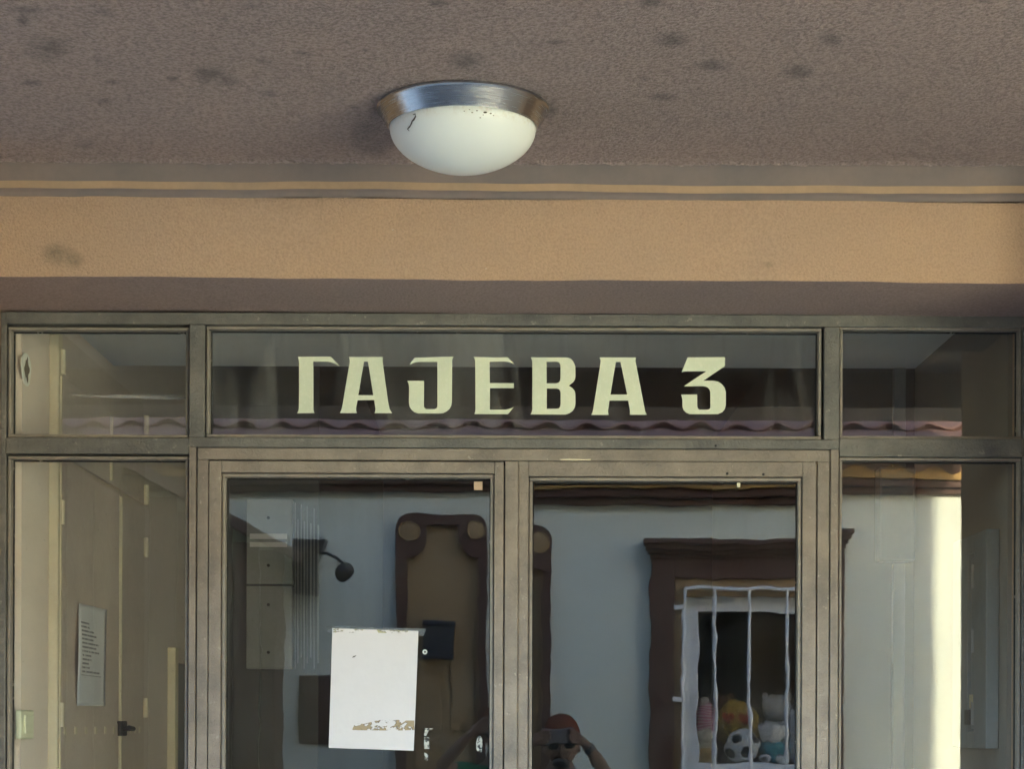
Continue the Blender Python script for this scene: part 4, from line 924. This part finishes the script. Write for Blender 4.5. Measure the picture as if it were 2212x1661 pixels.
ro = bpy.data.objects.new('raw', raw); col.objects.link(ro); rmod = ro.modifiers.new('r', 'REMESH'); rmod.mode = 'VOXEL'; rmod.voxel_size = .006; rmod.use_smooth_shade = True
smo = ro.modifiers.new('sm', 'SMOOTH'); smo.iterations = 2; smo.factor = .4
bodyf = bpy.data.meshes.new_from_object(ro.evaluated_get(bpy.context.evaluated_depsgraph_get())); bpy.data.objects.remove(ro)
bodyf.materials.clear(); bodyf.materials.append(M_skin)
for p_ in bodyf.polygons: p_.use_smooth = True
person = bpy.data.objects.new('person', bodyf); col.objects.link(person)
tag(person, 'person in an orange cap and sunglasses photographing, mirrored in the right door', 'person')
M_shirt = fuzzy('green_shirt', (.03, .20, .10)); M_trou = fuzzy('dark_trousers', (.03, .035, .05)); M_shoe = newmat('shoe_leather', (.03, .025, .02), .5)
def garment(name, js, es, mat):
    m_ = skin_mesh(js, es); m_.materials.clear(); m_.materials.append(mat); m_.name = name
    o = bpy.data.objects.new(name, m_); col.objects.link(o); return adopt(o, person)
sj = [((hx, -5.03, .90), (.165, .125)), ((hx, -5.03, 1.08), (.15, .11)), ((hx, -5.03, 1.27), (.17, .125)), ((hx, -5.02, 1.385), (.12, .095)), ((hx, -5.015, 1.44), (.066, .066))]
se_ = [(0, 1), (1, 2), (2, 3), (3, 4)]
for sho, elb in (((hx - .175, -5.02, 1.39), (-.335, -4.90, 1.455)), ((hx + .175, -5.02, 1.39), (.20, -4.91, 1.43))):
    n0 = len(sj); sj.append((sho, .074)); sj.append((tuple(sho[i] * .35 + elb[i] * .65 for i in range(3)), .062)); se_ += [(3, n0), (n0, n0 + 1)]
garment('t_shirt', sj, se_, M_shirt)
tj = [((hx, -5.03, .95), (.158, .12))]; te = []
for s_ in (-1, 1):
    n0 = len(tj); tj += [((hx + s_ * .09, -5.03, .84), .105), ((hx + s_ * .10, -5.01, .48), .072), ((hx + s_ * .10, -5.04, .12), .060)]; te += [(0, n0), (n0, n0 + 1), (n0 + 1, n0 + 2)]
garment('trousers', tj, te, M_trou)
for s_ in (-1, 1): garment('shoe', [((hx + s_ * .10, -5.08, .045), (.046, .045)), ((hx + s_ * .11, -4.99, .042), (.048, .042)), ((hx + s_ * .115, -4.91, .035), (.044, .034))], [(0, 1), (1, 2)], M_shoe)
M_cap = fuzzy('orange_cap', (.15, .038, .02)); M_visor = fuzzy('cap_visor', (.24, .22, .22))
bm = bmesh.new(); vs = add_ball(bm, (0, 0, 0), (1, 1, 1), 28, 20)
bmesh.ops.delete(bm, geom=[v_ for v_ in bm.verts if v_.co.z < -.02], context='VERTS')
for v_ in bm.verts: v_.co = Vector((hx + v_.co.x * .090, hy + v_.co.y * .110, 1.655 + v_.co.z ** .8 * .108 if v_.co.z > 0 else 1.655))
cap = finish('cap', bm, M_cap, person, True); sd = cap.modifiers.new('t', 'SOLIDIFY'); sd.thickness = .003
bm = bmesh.new(); top = []; bot = []
for i in range(15):
    a = R(20 + i * 10)
    top.append((bm.verts.new((hx + .088 * math.cos(a), hy + .108 * math.sin(a), 1.662 - .012 * math.cos(a) ** 2)), bm.verts.new((hx + .092 * math.cos(a), hy + .108 * math.sin(a) + .062 * math.sin(a), 1.648 - .02 * math.cos(a) ** 2))))
for a, b2 in zip(top, top[1:]): bm.faces.new((a[0], a[1], b2[1], b2[0]))
vz = finish('visor', bm, M_visor, person, True); sd = vz.modifiers.new('t', 'SOLIDIFY'); sd.thickness = .003
M_hair = fuzzy('grey_hair', (.16, .15, .14))
bm = bmesh.new()
for s_ in (-1, 1): add_ball(bm, (hx + s_ * .070, hy - .020, hz_ + .030), (.017, .060, .040), 14, 10)
add_ball(bm, (hx, hy - .080, hz_ + .015), (.062, .026, .050), 14, 10)
finish('hair', bm, M_hair, person, True)
bm = bmesh.new(); add_ball(bm, (hx, hy + .066, hz_ - .088), (.046, .030, .030), 18, 12); finish('beard', bm, M_hair, person, True)
M_lens = newmat('dark_lens', (.008, .008, .010), .12)
sg = None
bm = bmesh.new()
for s_ in (-1, 1):
    vs = add_ball(bm, (hx + s_ * .036, hy + .088, hz_ + .003), (.030, .010, .022), 18, 12)
add_tube(bm, [(hx - .012, hy + .098, hz_ + .008), (hx + .012, hy + .098, hz_ + .008)], .003, 8)
for s_ in (-1, 1): add_tube(bm, [(hx + s_ * .064, hy + .083, hz_ + .008), (hx + s_ * .082, hy + .02, hz_ + .008), (hx + s_ * .084, hy - .01, hz_ + .004)], .003, 8)
finish('sunglasses', bm, M_lens, person, True)
wv0 = Vector((.085, -4.81, E - .045)); wd = (Vector((.20, -4.91, 1.43)) - wv0).normalized()
tube('wristwatch', [wv0 + wd * .006, wv0 + wd * .034], .033, M_navy, person, 20)
# phone, held just behind the lens position
ph = empty('smartphone', (-.055, -4.785, E), 'grey smartphone held up in both hands in front of the capped face', 'phone')
box('phone_body', -.140, .022, -4.789, -4.780, E - .036, E + .038, newmat('phone_grey', (.16, .16, .18), .35), ph, .004)
box('camera_bar', -.016, .016, -4.7795, -4.776, E - .030, E + .032, M_black, ph, .0015)
lathe('lens_ring', [(0, 0), (.007, 0), (.008, -.001)], (0, -4.7735, E), M_lens, ph, 20, axis='Y')
